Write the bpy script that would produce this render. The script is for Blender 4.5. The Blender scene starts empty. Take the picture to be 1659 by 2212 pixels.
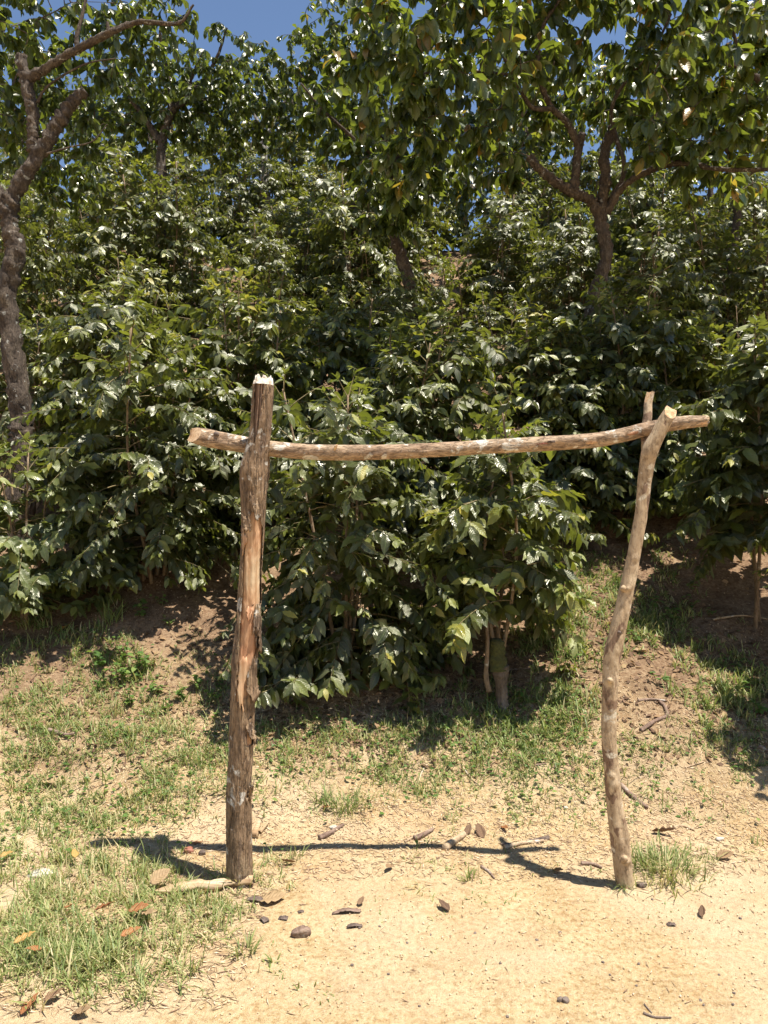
import bpy, math, random
import numpy as np
from mathutils import Vector, Matrix

# ------------------------------------------------------------------ camera, sky, sun, exposure
scene = bpy.context.scene
COL = scene.collection
F = 1597.0            # focal length in units of a 1659 x 2212 picture
CAMZ = 1.5
cam_d = bpy.data.cameras.new("camera")
cam_d.sensor_fit = 'VERTICAL'; cam_d.sensor_height = 36.0; cam_d.lens = 36.0 * F / 2212.0
cam_d.clip_start = 0.05; cam_d.clip_end = 2000
cam = bpy.data.objects.new("camera", cam_d)
cam.location = (0, 0, CAMZ); cam.rotation_euler = (math.radians(90), 0, 0)
COL.objects.link(cam); scene.camera = cam

SUN = Vector((0.29, -0.145, 1.0)).normalized()
world = bpy.data.worlds.new("World"); scene.world = world; world.use_nodes = True
wn = world.node_tree.nodes; wl = world.node_tree.links
sky = wn.new("ShaderNodeTexSky"); sky.sky_type = 'NISHITA'; sky.sun_disc = False
sky.sun_elevation = math.asin(SUN.z); sky.sun_rotation = math.atan2(SUN.x, SUN.y)
sky.altitude = 1500; sky.air_density = 1.0; sky.dust_density = 0.3; sky.ozone_density = 1.2
wl.new(sky.outputs[0], wn["Background"].inputs[0]); wn["Background"].inputs[1].default_value = 0.09
sun_d = bpy.data.lights.new("sun", 'SUN'); sun_d.energy = 5.0; sun_d.angle = math.radians(0.53)
sun_d.color = (1.0, 0.965, 0.89)
sun = bpy.data.objects.new("sun", sun_d); sun.rotation_euler = SUN.to_track_quat('Z', 'Y').to_euler()
sun.location = SUN * 50; COL.objects.link(sun)
vs = scene.view_settings
vs.view_transform = 'Standard'; vs.look = 'None'; vs.exposure = 0.92; vs.gamma = 1.0; vs.use_curve_mapping = False
scene.cycles.use_adaptive_sampling = True; scene.cycles.adaptive_threshold = 0.02; scene.cycles.max_bounces = 6; scene.cycles.transparent_max_bounces = 4
scene.cycles.diffuse_bounces = 3; scene.cycles.glossy_bounces = 2; scene.cycles.transmission_bounces = 3

R = np.random.default_rng(11)
random.seed(5)

# ------------------------------------------------------------------ small maths
def _hash(i, j, k=0):
    n = (i.astype(np.int64) * 374761393 + j.astype(np.int64) * 668265263 + np.int64(k) * 1274126177) & 0x7fffffff
    n = ((n ^ (n >> 13)) * 1274126177) & 0x7fffffff
    n = (n ^ (n >> 16)) & 0xffff
    return n / 65535.0
def vnoise(x, y, seed=0):
    x = np.asarray(x, float); y = np.asarray(y, float)
    i = np.floor(x); j = np.floor(y); fx = x - i; fy = y - j
    fx = fx * fx * (3 - 2 * fx); fy = fy * fy * (3 - 2 * fy)
    a = _hash(i, j, seed); b = _hash(i + 1, j, seed); c = _hash(i, j + 1, seed); d = _hash(i + 1, j + 1, seed)
    return (a * (1 - fx) + b * fx) * (1 - fy) + (c * (1 - fx) + d * fx) * fy - 0.5
def sstep(a, b, x):
    t = np.clip((np.asarray(x, float) - a) / (b - a), 0, 1); return t * t * (3 - 2 * t)
def nrm(v):
    v = np.asarray(v, float); return v / (np.linalg.norm(v, axis=-1, keepdims=True) + 1e-9)
def n3(v):
    l = math.sqrt(v[0] * v[0] + v[1] * v[1] + v[2] * v[2]) + 1e-9; return v / l
UPV = np.array([0, 0, 1.])
def at(px, py, d):                      # a point of the 1659-wide picture at depth d
    return np.array([(px - 829.5) / F * d, d, CAMZ + (1106 - py) / F * d])

# ------------------------------------------------------------------ terrain
_ys = np.arange(-60, 320, 0.05)
_sl = (0.40 * sstep(3.05, 4.0, _ys) + 0.22 * sstep(4.6, 6.2, _ys)
       - 0.60 * sstep(14.8, 17.0, _ys) - 0.22 * sstep(20, 26, _ys) + 0.20 * sstep(48, 70, _ys))
_zs = np.cumsum(_sl) * 0.05
_zs -= np.interp(2.0, _ys, _zs)
def gz(x, y, fine=True):
    x = np.asarray(x, float); y = np.asarray(y, float)
    yy = y + 0.22 * vnoise(x * 0.55 + 3.1, y * 0.15, 3) + 0.10 * sstep(0.2, -1.6, x)
    z = np.interp(yy, _ys, _zs)
    k = sstep(2.6, 3.8, y)
    z = z + (0.02 + 0.10 * k) * vnoise(x * 1.3, y * 1.3, 1) + (0.008 + 0.045 * k) * vnoise(x * 4.1, y * 4.1, 2)
    z = z + .020 * np.exp(-((x + .585) ** 2 + (y - 3.0) ** 2) / .0085) + .018 * np.exp(-((x - .963) ** 2 + (y - 2.955) ** 2) / .006)
    if fine:
        z = z + (0.004 + 0.014 * k) * vnoise(x * 13, y * 13, 5) + (0.003 + 0.008 * k) * vnoise(x * 33, y * 33, 6)
    return z
def hit(px, py, dmin=1.4):              # where a line of sight meets the ground
    for ds in (np.arange(dmin, 18, 0.06), None):
        if ds is None: ds = np.linspace(d0 - .14, d0 + .08, 56)
        x = (px - 829.5) / F * ds; z = CAMZ + (1106 - py) / F * ds
        g = gz(x, ds)
        k = int(np.argmax(z < g)); d0 = ds[k]
    return np.array([x[k], ds[k], g[k]])
def gnormal(x, y):
    e = 0.03
    return nrm(np.array([gz(x - e, y, False) - gz(x + e, y, False), gz(x, y - e, False) - gz(x, y + e, False), 2 * e]))

# ------------------------------------------------------------------ mesh helpers
def make_mesh(name, V, faces=None, quads=None, uv=None, rnd=None, smooth=True, extra=None):
    me = bpy.data.meshes.new(name)
    V = np.asarray(V, np.float32)
    if quads is not None:
        q = np.asarray(quads, np.int32); nl = q.shape[1]
        loops = q.ravel(); tot = np.full(len(q), nl, np.int32)
    else:
        loops = np.fromiter((i for f in faces for i in f), np.int32); tot = np.array([len(f) for f in faces], np.int32)
    me.vertices.add(len(V)); me.vertices.foreach_set("co", V.ravel())
    me.loops.add(len(loops)); me.loops.foreach_set("vertex_index", loops)
    me.polygons.add(len(tot))
    st = np.zeros(len(tot), np.int32); st[1:] = np.cumsum(tot)[:-1]
    me.polygons.foreach_set("loop_start", st)
    if smooth: me.polygons.foreach_set("use_smooth", np.ones(len(tot), bool))
    if uv is not None:
        l = me.uv_layers.new(name="UVMap"); l.data.foreach_set("uv", np.asarray(uv, np.float32)[loops].ravel())
    if rnd is not None:
        a = me.attributes.new("rnd", 'FLOAT', 'POINT'); a.data.foreach_set("value", np.asarray(rnd, np.float32))
    me.update(calc_edges=True)
    return me
def obj(name, me, mat=None, parent=None, loc=None):
    o = bpy.data.objects.new(name, me); COL.objects.link(o)
    if mat is not None and not me.materials: me.materials.append(mat)
    if parent is not None: o.parent = parent
    if loc is not None: o.location = loc
    return o
def tag(o, label, cat, group=None):
    o["label"] = label; o["category"] = cat
    if group: o["group"] = group
    return o
def thing(name, label, cat, loc=(0, 0, 0), group=None):
    o = bpy.data.objects.new(name, None); COL.objects.link(o); o.location = loc
    o.empty_display_size = 0.1
    return tag(o, label, cat, group)

class Tubes:                            # many tapered tubes in one mesh
    def __init__(s): s.V = []; s.Q = []; s.UV = []; s.n = 0
    def add(s, P, r, seg=8, wob=0.0):
        P = np.asarray(P, float); r = np.broadcast_to(np.asarray(r, float), (len(P),))
        T = nrm(np.gradient(P, axis=0))
        ref = np.array([0, -1, 0.]) if abs(T[:, 1]).max() < 0.9 else np.array([1, 0, 0.])
        if abs((T @ ref)).max() > 0.93: ref = np.array([0.37, 0.2, 0.9])
        A = nrm(np.cross(T, ref)); B = np.cross(A, T)
        th = np.linspace(0, 2 * math.pi, seg, endpoint=False)
        rr = r[:, None] * np.ones(seg)[None]
        if wob: rr = rr * (1 + wob * (vnoise(np.arange(len(P))[:, None] * 0.9 + s.n, np.cos(th)[None] * 1.5 + 7, 9) + vnoise(np.arange(len(P))[:, None] * 2.3, th[None] * 2 + s.n, 4)))
        W = P[:, None] + rr[..., None] * (np.cos(th)[None, :, None] * A[:, None] + np.sin(th)[None, :, None] * B[:, None])
        n = len(P); idx = s.n + np.arange(n * seg).reshape(n, seg)
        s.V.append(W.reshape(-1, 3))
        a = idx[:-1]; b = idx[1:]
        s.Q.append(np.stack([a, np.roll(a, -1, 1), np.roll(b, -1, 1), b], -1).reshape(-1, 4))
        L = np.concatenate([[0], np.cumsum(np.linalg.norm(np.diff(P, axis=0), axis=1))])
        s.UV.append(np.stack([np.broadcast_to(th / 6.2832, (n, seg)), np.broadcast_to(L[:, None], (n, seg))], -1).reshape(-1, 2))
        s.n += n * seg
        if seg <= 4: return
        # end caps as a fan to a centre point
        for e, ring in ((0, idx[0]), (-1, idx[-1])):
            s.V.append(P[e][None]); c = s.n; s.n += 1; s.UV.append(np.zeros((1, 2)))
            rl = np.roll(ring, -1)
            cap = np.stack([ring, rl, np.full(seg, c), np.full(seg, c)], -1) if e else np.stack([rl, ring, np.full(seg, c), np.full(seg, c)], -1)
            s.Q.append(cap)
    def mesh(s, name, off=(0, 0, 0)):
        V = np.concatenate(s.V) - np.asarray(off); Q = np.concatenate(s.Q)
        faces = [tuple(q[:3]) if q[2] == q[3] else tuple(q) for q in Q.tolist()]
        return make_mesh(name, V, faces, uv=np.concatenate(s.UV))

def spline(P, n):
    P = np.asarray(P, float)
    if len(P) < 3:
        t = np.linspace(0, 1, n)[:, None]; return P[0] * (1 - t) + P[-1] * t
    Q = np.vstack([2 * P[0] - P[1], P, 2 * P[-1] - P[-2]])
    out = []
    u = np.linspace(0, len(P) - 1 - 1e-6, n)
    for x in u:
        i = int(x); t = x - i
        p0, p1, p2, p3 = Q[i:i + 4]
        out.append(0.5 * (2 * p1 + (p2 - p0) * t + (2 * p0 - 5 * p1 + 4 * p2 - p3) * t * t + (3 * p1 - p0 - 3 * p2 + p3) * t ** 3))
    return np.array(out)

# leaf templates: length along +Y, width along X, face towards +Z
def leaf_template(nl, nc, wid, kind, droop, fold, wave, seed):
    rg = np.random.default_rng(seed)
    v = np.linspace(0, 1, nl + 1); u = np.linspace(-1, 1, nc + 1)
    if kind == 'coffee': w = np.sin(math.pi * np.clip(v, 0, 1) ** 0.88) ** 0.85 * (1 - 0.28 * sstep(0.72, 0.97, v))
    elif kind == 'tree': w = np.sin(math.pi * v ** 1.15) ** 0.75
    else: w = np.sin(math.pi * v ** 0.75) ** 0.8
    w = np.maximum(w, 0.02) * wid
    ph = rg.uniform(0, 6.28, 2); tw = rg.uniform(-0.5, 0.5); sb = rg.uniform(-0.10, 0.10)
    V = []; UV = []
    for i, vv in enumerate(v):
        for uu in u:
            x = uu * w[i]; z = -droop * vv ** 2 + fold * abs(x) ** 1.0
            k = 0 if uu < 0 else 1
            z += wave * abs(uu) ** 1.5 * math.sin(vv * 6.28 * rg_w[seed % 3] + ph[k]) * math.sin(math.pi * vv)
            z += tw * x * vv
            V.append((x + sb * vv * vv, vv * (1 - 0.1 * droop), z)); UV.append((uu * 0.5 + 0.5, vv))
    n = nc + 1
    Qd = [(i * n + j, i * n + j + 1, (i + 1) * n + j + 1, (i + 1) * n + j) for i in range(nl) for j in range(nc)]
    return np.array(V), np.array(Qd), np.array(UV)
rg_w = (2.6, 3.4, 4.2)
COF_HI = [leaf_template(8, 4, 0.215, 'coffee', d, f, 0.07, i) for i, (d, f) in enumerate([(.10, .25), (.25, .15), (.4, .3), (.18, .4), (.05, .1), (.3, .05)])]
COF_MID = [leaf_template(5, 2, 0.22, 'coffee', d, f, 0.065, i) for i, (d, f) in enumerate([(.10, .25), (.25, .15), (.4, .3), (.18, .4), (.05, .1)])]
COF_LO = [leaf_template(3, 2, 0.23, 'coffee', d, f, 0.05, i) for i, (d, f) in enumerate([(.10, .25), (.25, .15), (.4, .3), (.18, .4)])]
TRE_HI = [leaf_template(7, 2, 0.25, 'tree', d, f, 0.06, i) for i, (d, f) in enumerate([(.10, .35), (.35, .15), (.6, .4), (.25, .6), (-.1, .5), (.45, .7)])]
TRE_MID = [leaf_template(4, 2, 0.25, 'tree', d, f, 0.06, i) for i, (d, f) in enumerate([(.10, .35), (.35, .15), (.6, .4), (.25, .6), (-.1, .5)])]
TRE_LO = [leaf_template(3, 2, 0.23, 'tree', d, f, 0.03, i) for i, (d, f) in enumerate([(.10, .25), (.25, .15), (.4, .3)])]
WEED = [leaf_template(3, 2, 0.30, 'ovate', d, f, 0.02, i) for i, (d, f) in enumerate([(.2, .25), (.35, .1)])]

def frames(D, N):
    D = nrm(D); X = nrm(np.cross(D, N)); Z = np.cross(X, D)
    return np.stack([X, D, Z], -1)
def soup(name, temps, P, D, N, L, rnd, off=(0, 0, 0), rng=R):
    M = frames(np.asarray(D, float), np.asarray(N, float)); P = np.asarray(P, float) - np.asarray(off); L = np.asarray(L, float); rnd = np.asarray(rnd, float)
    which = rng.integers(0, len(temps), len(P))
    Vs, Qs, Us, Rs = [], [], [], []; n = 0
    for k, (tv, tq, tu) in enumerate(temps):
        s = which == k; m = int(s.sum())
        if not m: continue
        W = np.einsum('mij,vj->mvi', M[s], tv) * L[s][:, None, None] + P[s][:, None]
        Vs.append(W.reshape(-1, 3)); Us.append(np.tile(tu, (m, 1))); Rs.append(np.repeat(rnd[s], len(tv)))
        Qs.append((tq[None] + (n + np.arange(m) * len(tv))[:, None, None]).reshape(-1, tq.shape[1])); n += m * len(tv)
    return make_mesh(name, np.concatenate(Vs), quads=np.concatenate(Qs), uv=np.concatenate(Us), rnd=np.concatenate(Rs))
_single = {}
def single_leaf(key, temps, rnd_q, mat):
    k = int(R.integers(0, len(temps))); q = round(min(0.999, max(0, rnd_q)) * 9) / 9
    if (key, k, q) not in _single:
        tv, tq, tu = temps[k]
        me = make_mesh("leaf", tv, quads=tq, uv=tu, rnd=np.full(len(tv), q)); me.materials.append(mat)
        _single[(key, k, q)] = me
    return _single[(key, k, q)]
def leaf_objects(parent, key, temps, mat, P, D, N, L, rnd):
    M = frames(np.asarray(D, float), np.asarray(N, float))
    for i in range(len(P)):
        o = bpy.data.objects.new("leaf", single_leaf(key, temps, rnd[i], mat)); COL.objects.link(o); o.parent = parent
        m = Matrix((M[i] * L[i]).tolist()).to_4x4(); m.translation = Vector(P[i]); o.matrix_basis = m

# ------------------------------------------------------------------ materials
class NT:
    def __init__(s, name):
        s.m = bpy.data.materials.new(name); s.m.use_nodes = True
        s.t = s.m.node_tree; s.n = s.t.nodes; s.l = s.t.links
        s.b = s.n["Principled BSDF"]; s.out = s.n["Material Output"]
    def node(s, typ, **kw):
        n = s.n.new(typ)
        for k, v in kw.items():
            if k.startswith("i_"): n.inputs[int(k[2:]) if k[2:].isdigit() else k[2:]].default_value = v
            else: setattr(n, k, v)
        return n
    def link(s, a, b): s.l.new(a, b)
    def coord(s, which="Object", scale=(1, 1, 1)):
        c = s.node("ShaderNodeTexCoord"); m = s.node("ShaderNodeMapping"); m.inputs["Scale"].default_value = scale
        s.link(c.outputs[which], m.inputs[0]); return m.outputs[0]
    def noise(s, vec, scale, detail=4, rough=0.55, dist=0.0):
        n = s.node("ShaderNodeTexNoise"); n.inputs["Scale"].default_value = scale; n.inputs["Detail"].default_value = detail
        n.inputs["Roughness"].default_value = rough; n.inputs["Distortion"].default_value = dist
        if vec is not None: s.link(vec, n.inputs["Vector"])
        return n.outputs[0]
    def ramp(s, fac, stops, interp='LINEAR'):
        r = s.node("ShaderNodeValToRGB"); r.color_ramp.interpolation = interp
        e = r.color_ramp.elements
        while len(e) < len(stops): e.new(0.5)
        for el, (p, c) in zip(e, stops):
            el.position = p; el.color = (*c, 1) if len(c) == 3 else c
        s.link(fac, r.inputs[0]); return r.outputs[0]
    def mix(s, fac, a, b, blend='MIX'):
        m = s.node("ShaderNodeMix", data_type='RGBA', blend_type=blend)
        for sock, v in ((m.inputs[0], fac), (m.inputs[6], a), (m.inputs[7], b)):
            if isinstance(v, (int, float)): sock.default_value = v
            elif isinstance(v, tuple): sock.default_value = (*v, 1)
            else: s.link(v, sock)
        return m.outputs[2]
    def math(s, op, a, b=None, c=None):
        m = s.node("ShaderNodeMath", operation=op)
        for i, v in enumerate((a, b, c)):
            if v is None: continue
            if isinstance(v, (int, float)): m.inputs[i].default_value = v
            else: s.link(v, m.inputs[i])
        return m.outputs[0]
    def bump(s, h, strength=0.5, dist=0.01, prev=None):
        b = s.node("ShaderNodeBump"); b.inputs["Strength"].default_value = strength; b.inputs["Distance"].default_value = dist
        s.link(h, b.inputs["Height"])
        if prev is not None: s.link(prev, b.inputs["Normal"])
        return b.outputs[0]

def leaf_mat(name, stops, rough, transl, tfac, veins=9.0, vein_col=(0.12, 0.17, 0.05), back=(0.10, 0.15, 0.05), spec=0.5, vbump=0.5, dust=0.0):
    k = NT(name)
    a = k.node("ShaderNodeAttribute", attribute_name="rnd").outputs["Fac"]
    oi = k.node("ShaderNodeObjectInfo").outputs["Random"]
    f = k.math('ADD', a, k.math('MULTIPLY', k.math('SUBTRACT', oi, 0.5), 0.22))
    col = k.ramp(f, stops)
    uv = k.node("ShaderNodeUVMap"); sx = k.node("ShaderNodeSeparateXYZ"); k.link(uv.outputs[0], sx.inputs[0])
    au = k.math('ABSOLUTE', k.math('SUBTRACT', sx.outputs[0], 0.5))
    ob = k.coord("Object")
    n1 = k.noise(ob, 35, 1)
    col = k.mix(k.math('MULTIPLY', n1, 0.5), col, k.mix(1.0, col, (0.55, 0.6, 0.5), 'MULTIPLY'))
    rib = k.math('LESS_THAN', au, 0.035)
    col = k.mix(k.math('MULTIPLY', rib, 0.55), col, vein_col)
    if dust:
        col = k.mix(k.math('MULTIPLY', k.ramp(k.noise(ob, 9, 2), [(0.35, (0, 0, 0)), (0.7, (1, 1, 1))]), dust), col, (0.31, 0.28, 0.16))
    geo = k.node("ShaderNodeNewGeometry")
    colb = k.mix(0.6, col, back)
    col2 = k.mix(geo.outputs["Backfacing"], col, colb)
    k.link(col2, k.b.inputs["Base Color"])
    k.link(k.math('ADD', k.math('MULTIPLY', geo.outputs["Backfacing"], 0.2), k.math('ADD', rough - 0.16, k.math('MULTIPLY', k.math('FRACT', k.math('MULTIPLY', a, 37.0)), 0.26))), k.b.inputs["Roughness"])
    k.b.inputs["Specular IOR Level"].default_value = spec; k.b.inputs["Specular Tint"].default_value = (1, .95, .80, 1)
    # ribs between the side veins
    ph = k.math('MULTIPLY', k.math('SUBTRACT', sx.outputs[1], k.math('MULTIPLY', au, 0.45)), 6.2832 * veins)
    h = k.math('ABSOLUTE', k.math('SINE', k.math('MULTIPLY', ph, 0.5)))
    nb = k.bump(h, vbump, 0.006)
    k.link(nb, k.b.inputs["Normal"])
    tr = k.node("ShaderNodeBsdfTranslucent"); tr.inputs[0].default_value = (*transl, 1)
    tc = k.mix(0.5, transl, k.mix(1.0, col, (3.0, 3.0, 1.6), 'MULTIPLY')); k.link(tc, tr.inputs[0])
    mx = k.node("ShaderNodeMixShader"); mx.inputs[0].default_value = tfac
    k.link(k.b.outputs[0], mx.inputs[1]); k.link(tr.outputs[0], mx.inputs[2]); k.link(mx.outputs[0], k.out.inputs[0])
    return k.m
M = {}
M['coffee'] = leaf_mat("coffee_leaf", [(0, (.026, .034, .009)), (.45, (.050, .063, .012)), (.72, (.095, .112, .017)), (.90, (.18, .205, .026)), (1, (.38, .31, .05))],
                       0.42, (.32, .34, .022), 0.25, spec=0.85, dust=0.18, vbump=0.26)
M['coffee_pale'] = leaf_mat("coffee_leaf_yellowish", [(0, (.045, .065, .018)), (.5, (.08, .105, .025)), (.8, (.14, .17, .035)), (1, (.26, .27, .05))],
                       0.46, (.26, .30, .04), 0.26, spec=0.9, dust=0.2, vbump=0.3)
M['tree'] = leaf_mat("shade_tree_leaf", [(0, (.020, .032, .011)), (.5, (.036, .056, .014)), (.8, (.070, .092, .019)), (.95, (.14, .155, .03)), (1, (.32, .16, .04))],
                       0.34, (.36, .40, .03), 0.38, veins=8, spec=0.95, vbump=0.2)
M['weed'] = leaf_mat("weed_leaf", [(0, (.06, .12, .03)), (.6, (.11, .20, .04)), (1, (.22, .28, .07))], 0.5, (.25, .36, .05), 0.28, veins=6, spec=0.35, vbump=0.3)
M['dead'] = leaf_mat("dead_leaf", [(0, (.10, .055, .035)), (.35, (.19, .11, .07)), (.7, (.33, .20, .11)), (1, (.45, .31, .17))], 0.7, (.25, .12, .05), 0.12,
                     veins=7, vein_col=(.30, .19, .10), back=(.30, .20, .13), spec=0.25, vbump=0.4)
M['dead_orange'] = leaf_mat("dead_leaf_orange", [(0, (.30, .12, .05)), (.5, (.42, .18, .07)), (1, (.52, .32, .10))], 0.6, (.40, .16, .04), 0.15,
                     veins=7, vein_col=(.40, .22, .10), back=(.34, .18, .10), spec=0.3, vbump=0.4)

def grass_mat():
    k = NT("grass_blade")
    a = k.node("ShaderNodeAttribute", attribute_name="rnd").outputs["Fac"]
    col = k.ramp(a, [(0, (.09, .14, .035)), (.45, (.16, .23, .06)), (.7, (.27, .31, .10)), (.86, (.46, .41, .20)), (1, (.60, .48, .28))])
    uv = k.node("ShaderNodeUVMap"); sx = k.node("ShaderNodeSeparateXYZ"); k.link(uv.outputs[0], sx.inputs[0])
    col = k.mix(k.math('MULTIPLY', k.math('SUBTRACT', 1.0, sx.outputs[1]), 0.35), col, (.36, .31, .15))
    k.link(col, k.b.inputs["Base Color"]); k.b.inputs["Roughness"].default_value = 0.5; k.b.inputs["Specular IOR Level"].default_value = 0.35
    tr = k.node("ShaderNodeBsdfTranslucent"); k.link(k.mix(1.0, col, (1.6, 1.6, 1.0), 'MULTIPLY'), tr.inputs[0])
    mx = k.node("ShaderNodeMixShader"); mx.inputs[0].default_value = 0.3
    k.link(k.b.outputs[0], mx.inputs[1]); k.link(tr.outputs[0], mx.inputs[2]); k.link(mx.outputs[0], k.out.inputs[0])
    return k.m
M['grass'] = grass_mat()

def ground_mat():
    k = NT("earth")
    o = k.coord("Object"); s = k.node("ShaderNodeSeparateXYZ"); k.link(o, s.inputs[0])
    big = k.noise(o, 0.9, 4, 0.6); mid = k.noise(o, 5, 5, 0.6); fine = k.noise(o, 45, 5, 0.65); grit = k.noise(o, 230, 3, 0.7)
    sand = k.ramp(mid, [(.25, (.43, .295, .145)), (.5, (.52, .385, .205)), (.75, (.58, .45, .255))])
    sand = k.mix(k.ramp(fine, [(.36, (1, 1, 1)), (.55, (0, 0, 0))]), sand, k.mix(1.0, sand, (.70, .60, .50), 'MULTIPLY'))
    sand = k.mix(k.ramp(k.noise(o, 110, 4, .7), [(.52, (0, 0, 0)), (.72, (.6, .6, .6))]), sand, (.68, .55, .39))
    sand = k.mix(k.ramp(k.noise(o, 1.1, 4, 0.6, .5), [(.45, (0, 0, 0)), (.62, (.55, .55, .55))]), sand, (.57, .44, .29))
    sand = k.mix(k.ramp(k.noise(o, 2.2, 5, 0.65), [(.52, (0, 0, 0)), (.75, (.45, .45, .45))]), sand, (.52, .30, .14))
    soil = k.ramp(mid, [(.25, (.18, .113, .065)), (.55, (.30, .20, .118)), (.8, (.43, .31, .185))])
    soil = k.mix(k.ramp(fine, [(.38, (1, 1, 1)), (.6, (0, 0, 0))]), soil, k.mix(1.0, soil, (.6, .52, .5), 'MULTIPLY'))
    # packed track in front, humus-brown soil up among the bushes
    yy = k.math('ADD', s.outputs[1], k.math('MULTIPLY', k.math('SUBTRACT', big, 0.5), 2.2))
    f = k.node("ShaderNodeMapRange", interpolation_type='SMOOTHSTEP'); k.link(yy, f.inputs[0])
    f.inputs[1].default_value = 3.4; f.inputs[2].default_value = 5.0
    col = k.mix(f.outputs[0], sand, soil)
    col = k.mix(k.ramp(grit, [(.33, (.55, .55, .55)), (.5, (0, 0, 0))]), col, k.mix(1.0, col, (.62, .55, .5), 'MULTIPLY'))
    k.link(col, k.b.inputs["Base Color"]); k.b.inputs["Roughness"].default_value = 0.95; k.b.inputs["Specular IOR Level"].default_value = 0.15
    nb = k.bump(mid, 0.5, 0.03); nb = k.bump(fine, 0.9, 0.016, nb); nb = k.bump(grit, 0.9, 0.005, nb)
    k.link(nb, k.b.inputs["Normal"])
    return k.m
M['ground'] = ground_mat()

def bark_mat(name, dark, mid, light, lichen, lich_lo, stretch=(1, 1, 0.35), scale=1.0, bump=0.7, rough=0.85, lscale=11, blotch=None, bl_lo=.5, crack=0.0, cst=(1, 1, .07)):
    k = NT(name)
    o = k.coord("Object", tuple(x * scale for x in stretch)); iso = k.coord("Object")
    a = k.noise(o, 14, 6, 0.65); b = k.noise(o, 70, 5, 0.7); c = k.noise(o, 220, 3, 0.6)
    col = k.ramp(a, [(.28, dark), (.5, mid), (.72, light)])
    if blotch:
        col = k.mix(k.ramp(k.noise(o, 16, 3, 0.5, 0.6), [(bl_lo, (0, 0, 0)), (bl_lo + .035, (1, 1, 1))]), col, blotch)
    col = k.mix(k.ramp(b, [(.36, (.8, .8, .8)), (.52, (0, 0, 0))]), col, k.mix(1.0, col, (.45, .42, .40), 'MULTIPLY'))
    if crack:
        ck = k.noise(k.coord('Object', cst), 55, 4, .6, .4); cm = k.math('SUBTRACT', 1.0, k.ramp(k.math('ABSOLUTE', k.math('SUBTRACT', ck, .5)), [(.0, (1, 1, 1)), (.035, (0, 0, 0))]))
        col = k.mix(k.math('MULTIPLY', k.math('SUBTRACT', 1.0, cm), crack), col, (.035, .022, .015))
    l = k.math('MULTIPLY', k.ramp(k.noise(iso, lscale, 5, 0.6, 0.3), [(lich_lo, (0, 0, 0)), (lich_lo + .05, (1, 1, 1))]), k.ramp(c, [(.35, (.25, .25, .25)), (.5, (1, 1, 1))]))
    col = k.mix(l, col, lichen)
    k.link(col, k.b.inputs["Base Color"]); k.b.inputs["Roughness"].default_value = rough; k.b.inputs["Specular IOR Level"].default_value = 0.25
    nb = k.bump(a, bump * .7, 0.02); nb = k.bump(b, bump, 0.006, nb); nb = k.bump(c, bump * .7, 0.002, nb)
    if crack: nb = k.bump(cm, .8, .006, nb)
    k.link(nb, k.b.inputs["Normal"])
    return k.m
M['bark_post'] = bark_mat("grey_brown_bark", (.12, .076, .043), (.28, .182, .105), (.40, .29, .175), (.56, .51, .43), .575, blotch=(.19, .125, .08), bl_lo=.56, lscale=14, bump=.9, crack=.4)
M['bark_fork'] = bark_mat("smooth_tan_bark", (.28, .19, .11), (.44, .315, .19), (.56, .43, .275), (.66, .57, .42), .60, stretch=(1, 1, .5), bump=.4, blotch=(.23, .145, .09), bl_lo=.57)
M['bark_beam'] = bark_mat("reddish_pole_bark", (.25, .15, .09), (.39, .265, .165), (.50, .365, .24), (.68, .62, .52), .575, stretch=(.35, 1, 1), bump=.7, lscale=13, crack=.12, cst=(.3, 1, 1))
M['bark_tree'] = bark_mat("tree_bark", (.055, .040, .029), (.11, .080, .057), (.19, .145, .10), (.38, .36, .31), .62, bump=1.0, stretch=(1, 1, .5), lscale=16, crack=.6, cst=(1, 1, .25))
M['bark_pale'] = bark_mat("pale_tree_bark", (.15, .12, .095), (.26, .22, .18), (.38, .34, .29), (.5, .48, .43), .56, bump=.8, lscale=10)
M['bark_moss'] = bark_mat("stump_bark", (.07, .05, .035), (.15, .11, .08), (.27, .215, .16), (.42, .38, .32), .60, bump=1.0)
M['stem'] = bark_mat("coffee_stem", (.14, .09, .055), (.24, .165, .10), (.34, .25, .16), (.4, .37, .3), .62, bump=.6)
M['twig'] = bark_mat("coffee_twig", (.13, .09, .04), (.22, .17, .08), (.30, .25, .13), (.35, .33, .25), .65, bump=.4)
M['stick'] = bark_mat("dry_stick", (.14, .085, .06), (.25, .165, .12), (.38, .28, .20), (.48, .42, .35), .60, stretch=(1, 1, 1), bump=.8)
M['stick_pale'] = bark_mat("pale_dry_stick", (.33, .22, .13), (.47, .34, .21), (.58, .45, .30), (.6, .52, .42), .60, stretch=(1, 1, 1), bump=.6)
M['charred'] = bark_mat("dark_bark_chip", (.09, .062, .05), (.16, .115, .09), (.25, .19, .15), (.36, .32, .28), .60, stretch=(1, 1, 1), bump=.9)
M['husk'] = bark_mat("red_husk", (.20, .07, .045), (.33, .13, .085), (.44, .22, .15), (.5, .35, .28), .66, stretch=(1, 1, 1), bump=.5, rough=.6)

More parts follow.
